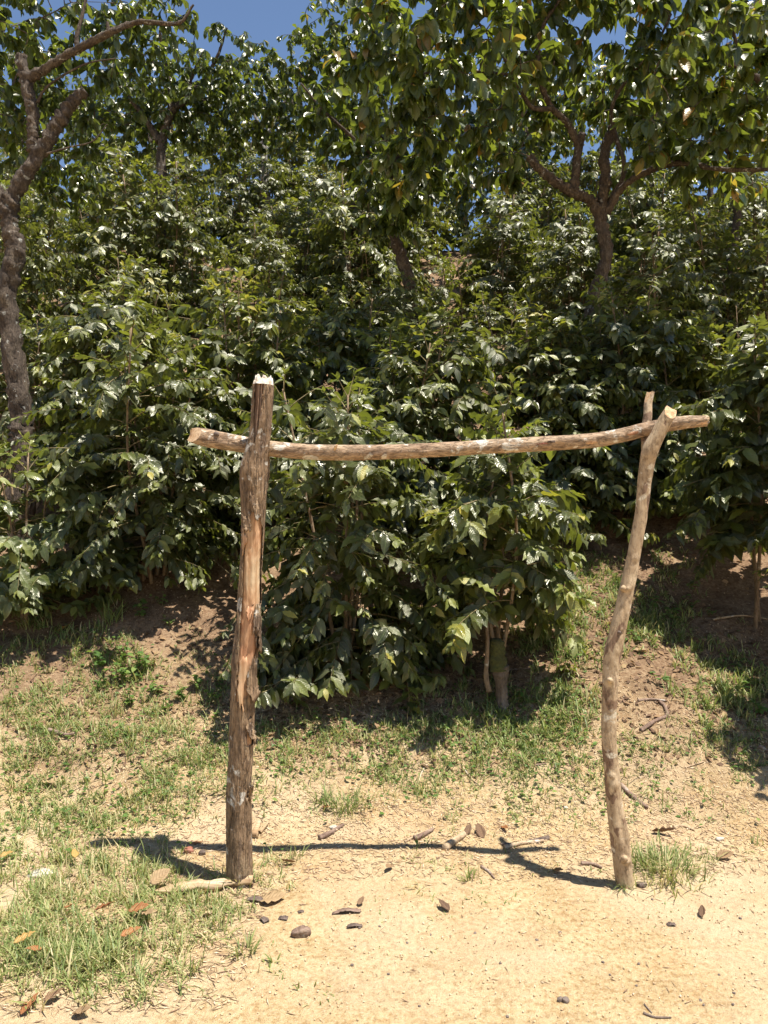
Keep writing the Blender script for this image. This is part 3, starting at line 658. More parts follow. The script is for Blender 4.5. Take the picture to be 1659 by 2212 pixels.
# ------------------------------------------------------------------ coffee bushes
def gen_bush(rng, H=2.0, W=0.95, stems=3, step=0.085, leafL=(.085, .135), spread=.25, low=.12, young=.12, lean=(0, 0), dens=1.0):
    st = []; br = []; P = []; D = []; N = []; L = []; Q = []
    for s in range(stems):
        a0 = rng.uniform(0, 6.28); h = H * rng.uniform(.82, 1.0)
        b = np.array([math.cos(a0), math.sin(a0), 0]) * rng.uniform(.03, .10)
        top = np.array([math.cos(a0) * spread * rng.uniform(.4, 1.2) + lean[0], math.sin(a0) * spread * rng.uniform(.4, 1.2) + lean[1], h])
        mid = (b + top) * .5 + np.array([rng.normal(0, .05), rng.normal(0, .05), 0])
        path = spline([b - np.array([0, 0, .12]), b + np.array([0, 0, .05]), mid, top], 18)
        st.append((path, np.linspace(.019, .006, 18)))
        az = rng.uniform(0, 6.28); hz = low * h + .05
        while hz < h:
            x = hz / h; p0 = np.array([np.interp(hz, path[:, 2], path[:, i]) for i in range(3)])
            for opp in (0, math.pi):
                if rng.random() > dens: continue
                ln = W * np.interp(x, [0, .15, .35, .6, .8, .93, 1], [.75, .95, 1, .86, .62, .36, .12]) * rng.uniform(.5, 1.2)
                a = az + opp + rng.normal(0, .22); el = math.radians(np.interp(x, [0, .4, .85, 1], [-2, 12, 42, 70]) + rng.normal(0, 7))
                d = np.array([math.cos(a) * math.cos(el), math.sin(a) * math.cos(el), math.sin(el)])
                seg = .041; n = max(3, int(ln / seg)); p = p0.copy(); pts = [p.copy()]
                g_ = rng.uniform(.035, .085); bare = rng.random() < .07
                for i in range(n):
                    d = n3(d + np.array([rng.normal(0, .03), rng.normal(0, .03), -g_]))
                    p = p + d * seg
                    if p[2] < .06: p[2] = .06
                    pts.append(p.copy())
                    f = (i + 1) / n
                    if f < (.9 if bare else rng.uniform(.22, .42)): continue
                    side = n3(np.array([d[1], -d[0], 0.]))
                    for sg in (-1, 1):
                        if rng.random() < .10: continue
                        l = rng.uniform(*leafL) * (1 - .35 * (f > .9)) * (.8 if x > .93 else 1)
                        dn = rng.uniform(.0, 1.0) ** 1.1 * 1.05 * (1 - .5 * (f > .92))
                        ld = n3(d * rng.uniform(.35, .8) + side * sg * rng.uniform(.6, .95) + np.array([0, 0, -dn]) + rng.normal(0, .14, 3))
                        nn = np.array([0, 0, .9]) + .5 * np.array([math.cos(a), math.sin(a), 0]) + rng.normal(0, .3, 3)
                        P.append(p + rng.normal(0, .004, 3)); D.append(ld); N.append(nn); L.append(l)
                        yng = (f > .86 and rng.random() < young * 2.2) or (x > .9 and rng.random() < .5)
                        Q.append(np.clip(rng.uniform(.80, .95) if yng else (rng.random() ** 1.2) * .78 + (.22 if rng.random() < .04 else 0), 0, .999))
                # side shoots
                if ln > .38 and not bare:
                    for kk in range(int(rng.integers(1, 4))):
                        i0 = int(len(pts) * rng.uniform(.25, .7)); q = pts[i0].copy(); sg0 = rng.choice([-1, 1]); ad = a + sg0 * rng.uniform(.6, 1.1)
                        e = n3(np.array([math.cos(ad), math.sin(ad), rng.uniform(-.35, .35)])); qp = [q.copy()]
                        for i in range(int(rng.integers(3, 7))):
                            e = n3(e + np.array([0, 0, -.09])); q = q + e * .045
                            if q[2] < .06: q[2] = .06
                            qp.append(q.copy()); sd2 = n3(np.array([e[1], -e[0], 0.]))
                            for sg in (-1, 1):
                                P.append(q.copy()); D.append(n3(e * rng.uniform(.35, .8) + sd2 * sg * rng.uniform(.6, .95) + np.array([0, 0, -rng.uniform(.0, 1.0)]) + rng.normal(0, .16, 3)))
                                N.append(np.array([0, 0, .8]) + .75 * np.array([math.cos(ad), math.sin(ad), 0]) + rng.normal(0, .27, 3)); L.append(rng.uniform(*leafL) * .95); Q.append(rng.random() ** 1.2 * .8 if rng.random() > young else rng.uniform(.8, .95))
                        br.append((np.array(qp), np.linspace(.0032, .0016, len(qp))))
                # tip pair
                for sg in (-1, 1):
                    side = n3(np.array([d[1], -d[0], 0.]))
                    P.append(p); D.append(n3(d + side * sg * .45 + np.array([0, 0, .05]))); N.append(np.array([0, 0, 1.]) + rng.normal(0, .2, 3)); L.append(rng.uniform(.05, .09)); Q.append(rng.uniform(.70, .93))
                br.append((np.array(pts), np.linspace(.0052, .0018, len(pts))))
            az += math.pi / 2 + rng.normal(0, .25); hz += step * rng.uniform(.75, 1.3)
    return st, br, np.array(P), np.array(D), np.array(N), np.array(L), np.array(Q)
def tubes_mesh(name, items, seg):
    t = Tubes()
    for p, r in items: t.add(p, r, seg)
    return t.mesh(name)
def build_bush(label, x, y, n_leaf, seed, mat='coffee', group=None, hi=True, rot=0.0, **kw):
    rng = np.random.default_rng(seed)
    st, br, P, D, N, L, Q = gen_bush(rng, **kw)
    loc = np.array([x, y, float(gz(x, y)) - .02])
    t = thing("coffee_bush", label, "bush", loc, group)
    # nothing below the ground, nothing in the middle of the posts
    gl = gz(P[:, 0] + x, P[:, 1] + y) - loc[2]
    tipz = P[:, 2] + D[:, 2] * L
    lift = np.maximum(0, gl + .03 - np.minimum(P[:, 2], tipz)); P[:, 2] += lift
    ok = (P[:, 1] + y + np.minimum(0, D[:, 1] * L)) > 3.30
    P, D, N, L, Q = P[ok], D[ok], N[ok], L[ok], Q[ok]
    br2 = []
    allp = np.concatenate([p for p, r in br]); fl = gz(allp[:, 0] + x, allp[:, 1] + y) - loc[2] + .02; at_ = 0
    for p, r in br:
        p = p.copy(); p[:, 2] = np.maximum(p[:, 2], fl[at_:at_ + len(p)]); at_ += len(p)
        if len(p) > 6: sel = np.r_[0:len(p) - 1:2, len(p) - 1]; p = p[sel]; r = r[sel]
        keep_ = p[:, 1] + y > 3.35
        if keep_.all(): br2.append((p, r))
    for p, r in st:
        tb = Tubes(); tb.add(p, r, 8, .15); obj("stem", tb.mesh("stem"), M['stem'], t)
    o = obj("branches", tubes_mesh("branches", br2, 3), M['twig'], t); o["kind"] = "stuff"
    W_ = P + loc; dist = np.linalg.norm(W_ - np.array([0, 0, CAMZ]), axis=1)
    pxx = 829.5 + W_[:, 0] / W_[:, 1] * F
    dist = dist + np.where((pxx < -20) | (pxx > 1680), 50, 0)
    order = np.argsort(dist); a, b = order[:n_leaf], order[n_leaf:]
    leaf_objects(t, mat, COF_HI, M[mat], P[a], D[a], N[a], L[a], Q[a])
    o = obj("foliage", soup("foliage", COF_MID if hi else COF_LO, P[b], D[b], N[b], L[b], Q[b], rng=rng), M[mat], t); o["kind"] = "stuff"
    return t
def X(px, d): return (px - 829.5) / F * d
build_bush("dense dark coffee bush between the posts, its lowest leaves touching the ground", X(745, 4.72), 4.72, 300, 1, H=1.85, W=.90, stems=5, spread=.34, low=.03, step=.09, leafL=(.08, .135), dens=.9)
build_bush("coffee bush with bright young leaves under the middle of the pole", X(1075, 4.66), 4.66, 260, 2, H=1.75, W=.64, stems=4, spread=.2, low=.28, step=.10, young=.35, dens=.95, leafL=(.11, .165))
build_bush("broad coffee bush left of the stripped post, overhanging bare soil", X(330, 5.6), 5.6, 300, 3, H=1.85, W=1.0, stems=5, spread=.4, low=.12)
build_bush("coffee bush at the right edge with bare brown stems and long side branches", X(1640, 5.25), 5.25, 300, 4, H=2.15, W=.76, stems=4, spread=.22, low=.33, step=.085, leafL=(.115, .17))
build_bush("coffee bush mostly beyond the right edge, a few leaves poking in above the bank", 2.72, 4.02, 80, 14, H=1.9, W=.72, stems=4, spread=.25, low=.42, leafL=(.11, .16))
build_bush("yellowish-green coffee bush at the left edge beside the mossy tree trunk", X(60, 5.25), 5.25, 260, 5, mat='coffee_pale', H=1.22, W=.66, stems=4, low=.12)
r1 = [(905, 6.15, 1.95, 6, "tall coffee bush rising behind the pole's middle, topped by drooping silvery leaves"),
      (560, 6.5, 1.95, 7, "coffee bush directly behind the stripped post's broken top"),
      (1195, 6.3, 1.95, 8, "coffee bush left of the forked tree's foot, above the pole"),
      (230, 6.9, 2.0, 9, "coffee bush behind the broad left bush, right of the leaning trunk"),
      (1335, 6.75, 2.05, 11, "coffee bush hiding the foot of the forked tree, left of the post's fork"),
      (735, 7.3, 1.8, 12, "coffee bush half hidden behind the silvery-topped bush, left side"),
      (1470, 6.6, 1.75, 10, "shaded coffee bush just behind the fork of the right post")]
for px, d, h, sd, lab in r1:
    build_bush(lab, X(px, d), d, 160, sd, H=h, W=.92, stems=5, spread=.36, low=.08, hi=False)

# hillside rows: four kinds of bush, copied one by one
def proto_bush(seed, mat='coffee', **kw):
    rng = np.random.default_rng(seed); st, br, P, D, N, L, Q = gen_bush(rng, **kw)
    return [("stem", tubes_mesh("stem", st, 6), M['stem'], None), ("branches", tubes_mesh("branches", [(p[::2], r[::2]) for p, r in br if len(p) > 4], 3), M['twig'], "stuff"),
            ("foliage", soup("foliage", COF_LO, P, D, N, L, Q, rng=rng), M[mat], "stuff")]
protos = [proto_bush(101, H=2.0, W=.9, stems=4, spread=.35, leafL=(.075, .12)), proto_bush(102, H=1.8, W=.95, stems=3, spread=.3, leafL=(.075, .12), young=.3),
          proto_bush(103, H=2.2, W=.85, stems=4, spread=.4, leafL=(.075, .12), young=.08), proto_bush(104, H=1.6, W=.85, stems=3, spread=.3, leafL=(.07, .115), dens=.8, young=.2)]
def place_bush(x, y, kind, rz, sc, label, group):
    t = thing("coffee_bush", label, "bush", (x, y, float(gz(x, y, False)) - .04), group)
    t.rotation_euler = (0, 0, rz); t.scale = (sc, sc, sc * R.uniform(.9, 1.1))
    for nm, me, mt, kd in protos[kind]:
        o = obj(nm, me, mt, t)
        if kd: o["kind"] = kd
ORD = ["first", "second", "third", "fourth", "fifth", "sixth", "seventh", "eighth", "ninth", "tenth", "eleventh", "twelfth"]
rows = [(8.2, [-30, 300, 560, 850, 1080, 1380, 1600], "third"), (9.7, [40, 300, 560, 780, 1010, 1240, 1480, 1680], "fourth"), (11.3, [-20, 190, 420, 640, 860, 1080, 1230, 1410, 1590], "fifth"),
        (12.8, [90, 260, 430, 610, 790, 1150, 1330, 1500, 1660], "sixth"), (14.3, [0, 170, 350, 530, 720, 900, 1060, 1210, 1390, 1560], "seventh"), (15.8, [60, 210, 360, 510, 660, 810, 960, 1110, 1260, 1420, 1580], "hilltop")]
for d, pxs, nm in rows:
    for i, px in enumerate(pxs):
        dd = d + R.uniform(-.3, .3)
        lab = f"coffee bush {ORD[i]} from the left in the hilltop row under the trees" if nm == "hilltop" else f"coffee bush {ORD[i]} from the left in the {nm} row up the slope"
        place_bush(X(px + R.uniform(-20, 20), dd), dd, int(R.integers(0, 4)), R.uniform(0, 6.28), R.uniform(.78, 1.15) * (1.3 if nm == 'hilltop' else 1.0), lab, f"coffee bushes in the {nm} row")

for px, d, kd, sc, lab in ((345, 10.5, 2, 1.25, "coffee bush hiding the foot of the spreading tree near the hilltop"), (765, 10.4, 0, 1.25, "coffee bush hiding the foot of the upright centre tree"), (1585, 9.0, 2, 1.15, "coffee bush hiding the foot of the slender grey tree at right"),
                           (75, 7.3, 1, .9, "coffee bush right behind the leaning trunk at the left edge"), (1404, 11.6, 2, 1.2, "coffee bush hiding the foot of the thin tree on the right hilltop")):
    place_bush(X(px, d), d, kd, px * .01, sc, lab, "coffee bushes in front of tree trunks")

# mossy stump in front of the young bush
sp = at(1082, 1490, 4.42); sp[2] = float(gz(sp[0], sp[1]))
stp = thing("tree_stump", "short old stump with mossy top beneath the pole's middle", "stump", sp)
t = Tubes(); zz = np.array([-.06, .0, .06, .14, .19, .23, .25])
t.add(spline([sp + np.array([.01 - z * .06, 0, z]) for z in zz], 30), np.interp(np.linspace(0, 1, 30), [0, .2, .5, .68, .8, 1], [.046, .038, .037, .049, .053, .047]), 28, .22)
obj("trunk", t.mesh("trunk", sp), M['bark_moss'], stp)
t = Tubes(); t.add(spline([sp + np.array([-.015, -.004, .22]), sp + np.array([-.02, 0, .30]), sp + np.array([-.022, 0, .385]), sp + np.array([-.02, 0, .41])], 24), np.interp(np.linspace(0, 1, 24), [0, .3, .8, 1], [.054, .053, .044, .024]), 26, .28)
obj("moss_cap", t.mesh("moss_cap", sp), M['moss'], stp)
t = Tubes(); t.add(spline([sp + np.array([-.075, -.03, .10]), sp + np.array([-.092, -.03, .2]), sp + np.array([-.082, -.02, .38]), sp + np.array([-.085, .02, .55]), sp + np.array([-.07, .08, .8])], 30), np.linspace(.017, .008, 30), 10, .2)
obj("shoot", t.mesh("shoot", sp), M['stem'], stp)

# ------------------------------------------------------------------ trees
def tree(label, limbs, crown, n_targets, seed, leafL, n_single=0, hi=False, bark='bark_tree', per=(8, 13), hang=.9, name="shade_tree", dry=.02, twig_r=.008, group=None):
    rng = np.random.default_rng(seed)
    paths = []
    for k, (pts, r0, r1) in enumerate(limbs):
        p = spline([at(*q) for q in pts], 10 * len(pts)) if len(pts[0]) == 3 else np.array(pts)
        paths.append((p, np.linspace(r0, r1, len(p)) if k else np.interp(np.linspace(0, 1, len(p)), [0, .12, 1], [r0 * 1.25, r0, r1])))
    b = paths[0][0][0].copy(); b[2] = float(gz(b[0], b[1]))
    p0, rad0 = paths[0]
    if p0[0, 2] > b[2] - .1:            # carry the trunk down into the ground
        ext = np.linspace(0, 1, 14)[:-1, None]; p0 = np.vstack([np.array([b[0], b[1], b[2] - .15]) * (1 - ext) + p0[0] * ext, p0]); rad0 = np.concatenate([np.linspace(rad0[0] * 1.2, rad0[0], 13), rad0])
        paths[0] = (p0, rad0)
    t = thing(name, label, "tree", b, group)
    for k, (p, r) in enumerate(paths):
        tb = Tubes(); tb.add(p, r, 20 if r[0] > .03 else 8, .55 if r[0] > .03 else .25)
        obj("trunk" if k == 0 else "limb", tb.mesh("limb", b), M[bark], t)
    nodes = np.vstack([p[int(len(p) * (.55 if k == 0 else .35)):] for k, (p, r) in enumerate(paths)])
    tg = []
    wts = np.array([c[4] * c[5] * c[3] for c in crown]) ** .8; wts /= wts.sum()
    for i in range(n_targets):
        px, py, d, rx, ry, rz = crown[int(rng.choice(len(crown), p=wts))]
        v = nrm(rng.normal(0, 1, 3)) * rng.random() ** .42
        tg.append(at(px, py, d) + v * np.array([rx, ry, rz]))
    tg = np.array(tg)
    dn = np.array([np.min(np.linalg.norm(nodes - q, axis=1)) for q in tg]); tg = tg[np.argsort(dn)]
    P = []; D = []; N = []; L = []; Q = []; tw = []
    pool = list(nodes); 
    cap = len(pool) + 5 * len(tg); big = np.empty((cap, 3)); big[:len(pool)] = nodes; cnt = len(pool)
    for q in tg:
        arr = big[:cnt]; df = arr - q
        i = int(np.argmin(np.sqrt((df * df).sum(1)) + .25 * np.maximum(0, df[:, 2]))); s = arr[i].copy()
        ln = np.linalg.norm(q - s)
        c = (s + q) * .5 + np.array([0, 0, .16 * ln]) + rng.normal(0, .07, 3) * ln
        f = np.linspace(0, 1, 9)[:, None]; path = s * (1 - f) ** 2 + 2 * c * f * (1 - f) + q * f * f
        path[1:-1] += rng.normal(0, .015, (7, 3)) * ln
        tw.append((path, np.linspace(min(.004 + .006 * ln, twig_r * 2), .0022, 9)))
        big[cnt:cnt + 5] = path[4:]; cnt += 5
        for j in range(int(rng.integers(*per))):
            ff = 1 - .75 * rng.random() ** 1.4; k = min(7, int(ff * 8)); p = path[k] + (path[k + 1] - path[k]) * (ff * 8 - k)
            tdir = n3(path[k + 1] - path[k]); a = rng.uniform(0, 6.28); h = np.array([math.cos(a), math.sin(a), 0])
            ld = n3(tdir * .35 + h * rng.uniform(.3, .9) + np.array([0, 0, -hang * rng.uniform(.3, 1.25)]))
            P.append(p); D.append(ld); N.append(h * rng.uniform(.2, .8) + np.array([0, 0, rng.uniform(.3, 1)]) + rng.normal(0, .25, 3)); L.append(rng.uniform(*leafL))
            Q.append(.99 if rng.random() < dry else min(.97, rng.random() ** 1.3 * .96))
    P, D, N, L, Q = map(np.array, (P, D, N, L, Q))
    o = obj("twigs", tubes_mesh("twigs", [(p[::2] - b, r[::2]) for p, r in tw], 3 if b[1] > 9 else 4), M[bark], t); o["kind"] = "stuff"
    dist = np.linalg.norm(P - np.array([0, 0, CAMZ]), axis=1)
    pxx = 829.5 + P[:, 0] / P[:, 1] * F; pyy = 1106 - (P[:, 2] - CAMZ) / P[:, 1] * F
    dist = dist + np.where((pxx < -10) | (pxx > 1670) | (pyy < -30), 50, 0)
    order = np.argsort(dist); a_, b_ = order[:n_single], order[n_single:]
    if n_single: leaf_objects(t, "tree", TRE_HI, M['tree'], P[a_] - b, D[a_], N[a_], L[a_], Q[a_])
    o = obj("crown", soup("crown", TRE_MID if hi else TRE_LO, P[b_], D[b_], N[b_], L[b_], Q[b_], off=b, rng=rng), M['tree'], t); o["kind"] = "stuff"
    return t

tree("dark forked tree with pruned limbs and large hanging leaves, right of centre",
     [([(1262, 900, 7.3), (1274, 700, 7.3), (1290, 620, 7.25), (1310, 550, 7.2), (1298, 480, 7.2), (1302, 430, 7.2), (1308, 380, 7.2), (1305, 330, 7.2), (1325, 276, 7.15)], .066, .046),
      ([(1302, 475, 7.2), (1275, 432, 7.15), (1235, 415, 7.1), (1195, 390, 7.05), (1160, 360, 7.0), (1143, 338, 7.0)], .054, .036),
      ([(1240, 416, 7.1), (1244, 370, 7.1), (1250, 320, 7.1), (1257, 288, 7.1)], .043, .037),
      ([(1249, 312, 7.1), (1225, 265, 7.0), (1190, 230, 6.9), (1172, 190, 6.8), (1162, 130, 6.7), (1172, 60, 6.6), (1215, -10, 6.5)], .034, .014),
      ([(1195, 234, 6.9), (1152, 233, 6.8), (1130, 205, 6.75), (1108, 165, 6.6), (1075, 100, 6.5), (1030, 45, 6.4)], .026, .010),
      ([(1318, 432, 7.2), (1345, 385, 7.15), (1347, 345, 7.1), (1330, 295, 7.1), (1322, 230, 7.0), (1360, 165, 6.8), (1410, 110, 6.6), (1450, 30, 6.4)], .028, .010),
      ([(1310, 460, 7.2), (1345, 405, 7.1), (1400, 370, 6.9), (1470, 352, 6.7), (1560, 366, 6.5), (1690, 366, 6.3)], .038, .014),
      ([(1105, 162, 6.6), (1040, 155, 6.4), (960, 150, 6.2), (880, 170, 6.1)], .014, .006)],
     [(960, 130, 6.3, .95, .9, .68), (1290, 40, 6.7, 1.2, .9, .48), (1540, 150, 6.1, .75, .9, .8), (850, 170, 6.1, .60, .5, .60), (870, 330, 6.4, .32, .35, .42), (1190, 240, 7.9, .8, .35, .45), (1500, 300, 6.3, .65, .5, .3), (1150, -100, 6.5, 2.0, 1.1, .4), (1640, 60, 5.8, .5, .6, .6), (1380, 230, 8.0, .8, .35, .5), (1470, 380, 7.2, .7, .4, .30), (1070, 330, 7.4, .5, .35, .4), (1600, 410, 6.9, .45, .4, .3)],
     720, 21, (.075, .17), n_single=300, hi=True, per=(10, 15), dry=.03)
tree("thick leaning tree trunk with pruned stubs at the left edge of the picture",
     [([(48, 960, 6.2), (45, 900, 6.2), (28, 770, 6.2), (14, 640, 6.2), (34, 540, 6.2), (20, 485, 6.2), (26, 430, 6.2), (60, 370, 6.2), (100, 308, 6.2), (130, 258, 6.2), (155, 222, 6.2), (184, 196, 6.2)], .082, .046),
      ([(18, 470, 6.2), (2, 425, 6.2), (-40, 350, 6.2), (-70, 250, 6.2)], .062, .04),
      ([(76, 330, 6.2), (72, 290, 6.2), (70, 245, 6.2), (58, 190, 6.2), (44, 122, 6.2)], .052, .044),
      ([(60, 172, 6.2), (100, 148, 6.15), (165, 108, 6.1), (235, 72, 6.0), (300, 48, 6.0), (385, 50, 6.0), (418, 10, 6.0)], .042, .008),
      ([(168, 106, 6.1), (166, 80, 6.1), (176, 40, 6.1), (190, -20, 6.1)], .024, .010), ([(236, 74, 6.0), (232, 48, 6.0)], .020, .014),
      ([(80, 222, 6.2), (105, 185, 6.15), (180, 140, 6.1), (250, 126, 6.1)], .013, .005), ([(102, 332, 6.15), (150, 318, 6.1), (200, 305, 6.0), (232, 268, 6.0)], .009, .004)],
     [(60, 40, 7.4, 1.1, .9, .72), (200, 170, 7.9, .85, .6, .60), (-40, 220, 7.2, .6, .6, .9), (310, 50, 7.6, .6, .5, .36), (100, 250, 8.0, .8, .5, .5), (60, 345, 8.6, 1.0, .5, .5), (130, 405, 9.0, .7, .4, .45)], 540, 22, (.07, .135), n_single=150, hi=True, per=(8, 12))
tree("slim tree with a dark bunch of low hanging leaves in the picture's middle",
     [([(890, 700, 8.4), (885, 620, 8.4), (868, 560, 8.4), (850, 505, 8.4), (846, 440, 8.35), (838, 390, 8.3), (862, 330, 8.3), (880, 270, 8.2)], .07, .04),
      ([(840, 392, 8.3), (812, 345, 8.2), (760, 295, 8.1), (700, 240, 8.0), (650, 180, 8.0)], .028, .010),
      ([(862, 332, 8.3), (830, 300, 8.2), (800, 270, 8.2)], .022, .010)],
     [(845, 395, 7.7, .45, .45, .62), (770, 260, 8.2, .75, .5, .6), (930, 320, 8.2, .8, .5, .5), (860, 470, 7.9, .35, .35, .3)], 210, 23, (.10, .17), n_single=100, hi=True, per=(8, 12))
tree("spreading pale-limbed tree near the hilltop, left of centre",
     [([(348, 340, 11), (350, 308, 11), (362, 260, 11), (376, 232, 11)], .062, .050), ([(345, 305, 11), (322, 268, 11), (298, 235, 11), (276, 205, 10.9), (268, 160, 10.8)], .052, .02),
      ([(376, 232, 11), (410, 212, 11), (438, 180, 10.9), (470, 120, 10.8), (490, 60, 10.7)], .045, .012), ([(404, 214, 11), (414, 170, 11), (440, 108, 10.9)], .034, .014), ([(370, 240, 11), (366, 180, 11), (350, 110, 10.9), (345, 60, 10.8)], .045, .015)],
     [(300, 170, 11, 1.1, .9, .85), (470, 180, 11, 1.2, .9, .72), (380, 235, 11.2, 1.3, .8, .6), (570, 220, 11.4, 1.0, .8, .65), (450, 280, 11.6, 1.5, .7, .5), (250, 290, 11.4, .9, .7, .45)], 800, 24, (.08, .135), per=(9, 13))
tree("upright tree half hidden behind hanging leaves, centre of the hilltop",
     [([(765, 430, 11), (772, 370, 11), (782, 325, 11), (800, 280, 11), (815, 220, 10.9)], .065, .035), ([(782, 330, 11), (740, 280, 11), (700, 230, 10.9), (640, 190, 10.8)], .04, .014)],
     [(700, 170, 11, 1.0, .8, .75), (800, 150, 11, .9, .8, .8), (660, 260, 11.2, .9, .6, .55), (740, 60, 11, .8, .7, .6)], 480, 25, (.08, .135), per=(8, 12))
tree("tree beyond the right edge whose dark limbs reach into the canopy",
     [([(1900, 800, 7.9), (1890, 560, 7.9), (1870, 400, 7.8), (1840, 260, 7.7)], .10, .07), ([(1850, 300, 7.7), (1740, 230, 7.5), (1659, 185, 7.3), (1600, 145, 7.1), (1545, 125, 7.0), (1500, 60, 6.9)], .045, .014), ([(1620, 158, 7.2), (1590, 90, 7.1), (1575, 20, 7.0)], .024, .010), ([(1840, 260, 7.7), (1800, 50, 7.7), (1700, -200, 7.7)], .05, .02)],
     [(1650, -60, 7.6, 1.2, 1.0, .8), (1760, 120, 7.6, 1.1, 1.0, .9), (1800, -250, 8.0, 1.6, 1.4, .8), (1560, 30, 7.0, .5, .5, .4), (1900, -60, 8.3, 1.4, 1.2, 1.0)], 330, 31, (.10, .17), per=(8, 12))
tree("slender grey tree standing among bushes at the right edge",
     [([(1570, 620, 9.6), (1580, 540, 9.6), (1592, 470, 9.6), (1590, 420, 9.6), (1605, 360, 9.5), (1625, 300, 9.4)], .055, .03), ([(1592, 400, 9.5), (1630, 370, 9.4), (1690, 340, 9.2)], .03, .012), ([(1600, 370, 9.5), (1560, 310, 9.4), (1530, 250, 9.3)], .03, .012)],
     [(1600, 250, 9.3, 1.0, .8, .7), (1480, 240, 9.5, 1.0, .7, .6), (1640, 80, 9.3, .8, .7, .7)], 300, 26, (.11, .17), per=(8, 12))
tree("thin tree behind the forked tree's crown on the right hilltop",
     [([(1404, 400, 12), (1404, 330, 12), (1412, 260, 12), (1420, 200, 12)], .055, .03), ([(1410, 280, 12), (1360, 230, 12), (1320, 180, 12)], .035, .012)],
     [(1400, 190, 12, 1.5, .9, .8), (1230, 220, 12.2, 1.2, .8, .7), (1080, 240, 12.4, 1.2, .8, .6), (1010, 330, 12.4, 1.0, .7, .8), (1010, 430, 12.6, .6, .5, .5)], 500, 27, (.11, .17), per=(8, 12))
tree("nearly bare whitish tree against the sky on the hilltop",
     [([(572, 390, 14.5), (570, 330, 14.5), (568, 298, 14.5), (560, 270, 14.5), (545, 240, 14.5)], .07, .02), ([(569, 300, 14.5), (590, 268, 14.5), (600, 240, 14.5), (625, 205, 14.5)], .035, .012), ([(572, 330, 14.5), (600, 300, 14.5), (630, 285, 14.5)], .02, .008)],
     [(575, 180, 14.5, .9, .7, .5)], 40, 28, (.10, .15), bark='bark_pale', per=(4, 8))
back = [(40, 15.5, 200, "hilltop tree behind the leaning trunk, at the left edge"), (170, 16.5, 220, "hilltop tree just right of the leaning trunk's cut stub"), (640, 16.0, 190, "hilltop tree under the right end of the open sky patch"),
        (1000, 16.0, 190, "hilltop tree seen through the canopy left of the forked tree"), (1140, 15.0, 240, "hilltop tree behind the forked tree's lowest left stub"), (1530, 15.5, 220, "hilltop tree between the forked tree and the slender grey tree"),
        (480, 17.0, 235, "hilltop tree under the left end of the open sky patch"), (830, 17, 210, "hilltop tree behind the dark bunch of hanging leaves"), (320, 17.5, 250, "hilltop tree behind the spreading pale-limbed tree"), (1330, 16.5, 230, "hilltop tree straight behind the forked tree's trunk")]
for k, (px, d, cy, lab) in enumerate(back):
    tree(lab, [([(px + 5, 420, d), (px + 8, 340, d), (px, 290, d), (px - 10, cy + 20, d)], .05, .025), ([(px + 4, 310, d), (px + 45, 265, d), (px + 70, cy, d)], .04, .015), ([(px, 290, d), (px - 50, 250, d), (px - 80, cy, d)], .04, .015)],
         [(px, cy, d, 1.7, 1.2, 1.0), (px + 30, cy + 95, d, 1.7, 1.1, .8)], 190, 40 + k, (.11, .18), per=(9, 13), group="trees along the hilltop")

# ------------------------------------------------------------------ grass, weeds, litter
def blade_template(bend, twist):
    V = []; UV = []
    for i, v in enumerate((0, .35, .7)):
        w = (1.0, .85, .5)[i]
        for s in (-1, 1): V.append((s * w * .5, 0, 0)); UV.append((s * .5 + .5, v))
    V.append((0, 0, 0)); UV.append((.5, 1))
    return V, UV
def grass_mesh(name, Pp, Ld, Hh, Wd, lean, az, rnd, off=(0, 0, 0)):
    n = len(Pp); vv = np.array([0, .33, .68, 1.0]); ww = np.array([.8, 1.0, .7, .06])
    h = np.stack([np.cos(az), np.sin(az), np.zeros(n)], -1); sd = np.stack([-np.sin(az), np.cos(az), np.zeros(n)], -1)
    pts = Pp[:, None] + (vv[None, :, None] * np.cos(lean * .6)[:, None, None] * Hh[:, None, None]) * np.array([0, 0, 1.]) + h[:, None] * (np.sin(lean)[:, None] * vv[None] ** 1.7 * Hh[:, None])[..., None]
    pts[..., 2] -= (vv[None] ** 3 * (np.maximum(0, lean - .7) * .55)[:, None] * Hh[:, None])
    A = pts - sd[:, None] * (Wd[:, None] * ww[None] * .5)[..., None]; B = pts + sd[:, None] * (Wd[:, None] * ww[None] * .5)[..., None]
    V = np.stack([A, B], 2).reshape(-1, 3)
    b = (np.arange(n) * 8)[:, None]
    Qd = np.stack([np.concatenate([b + 2 * i, b + 2 * i + 1, b + 2 * i + 3, b + 2 * i + 2], 1) for i in range(3)], 1).reshape(-1, 4)
    uv = np.tile(np.stack([np.array([0, 1] * 4), np.repeat(vv, 2)], -1), (n, 1))
    return make_mesh(name, V - np.asarray(off), quads=Qd, uv=uv, rnd=np.repeat(rnd, 8))
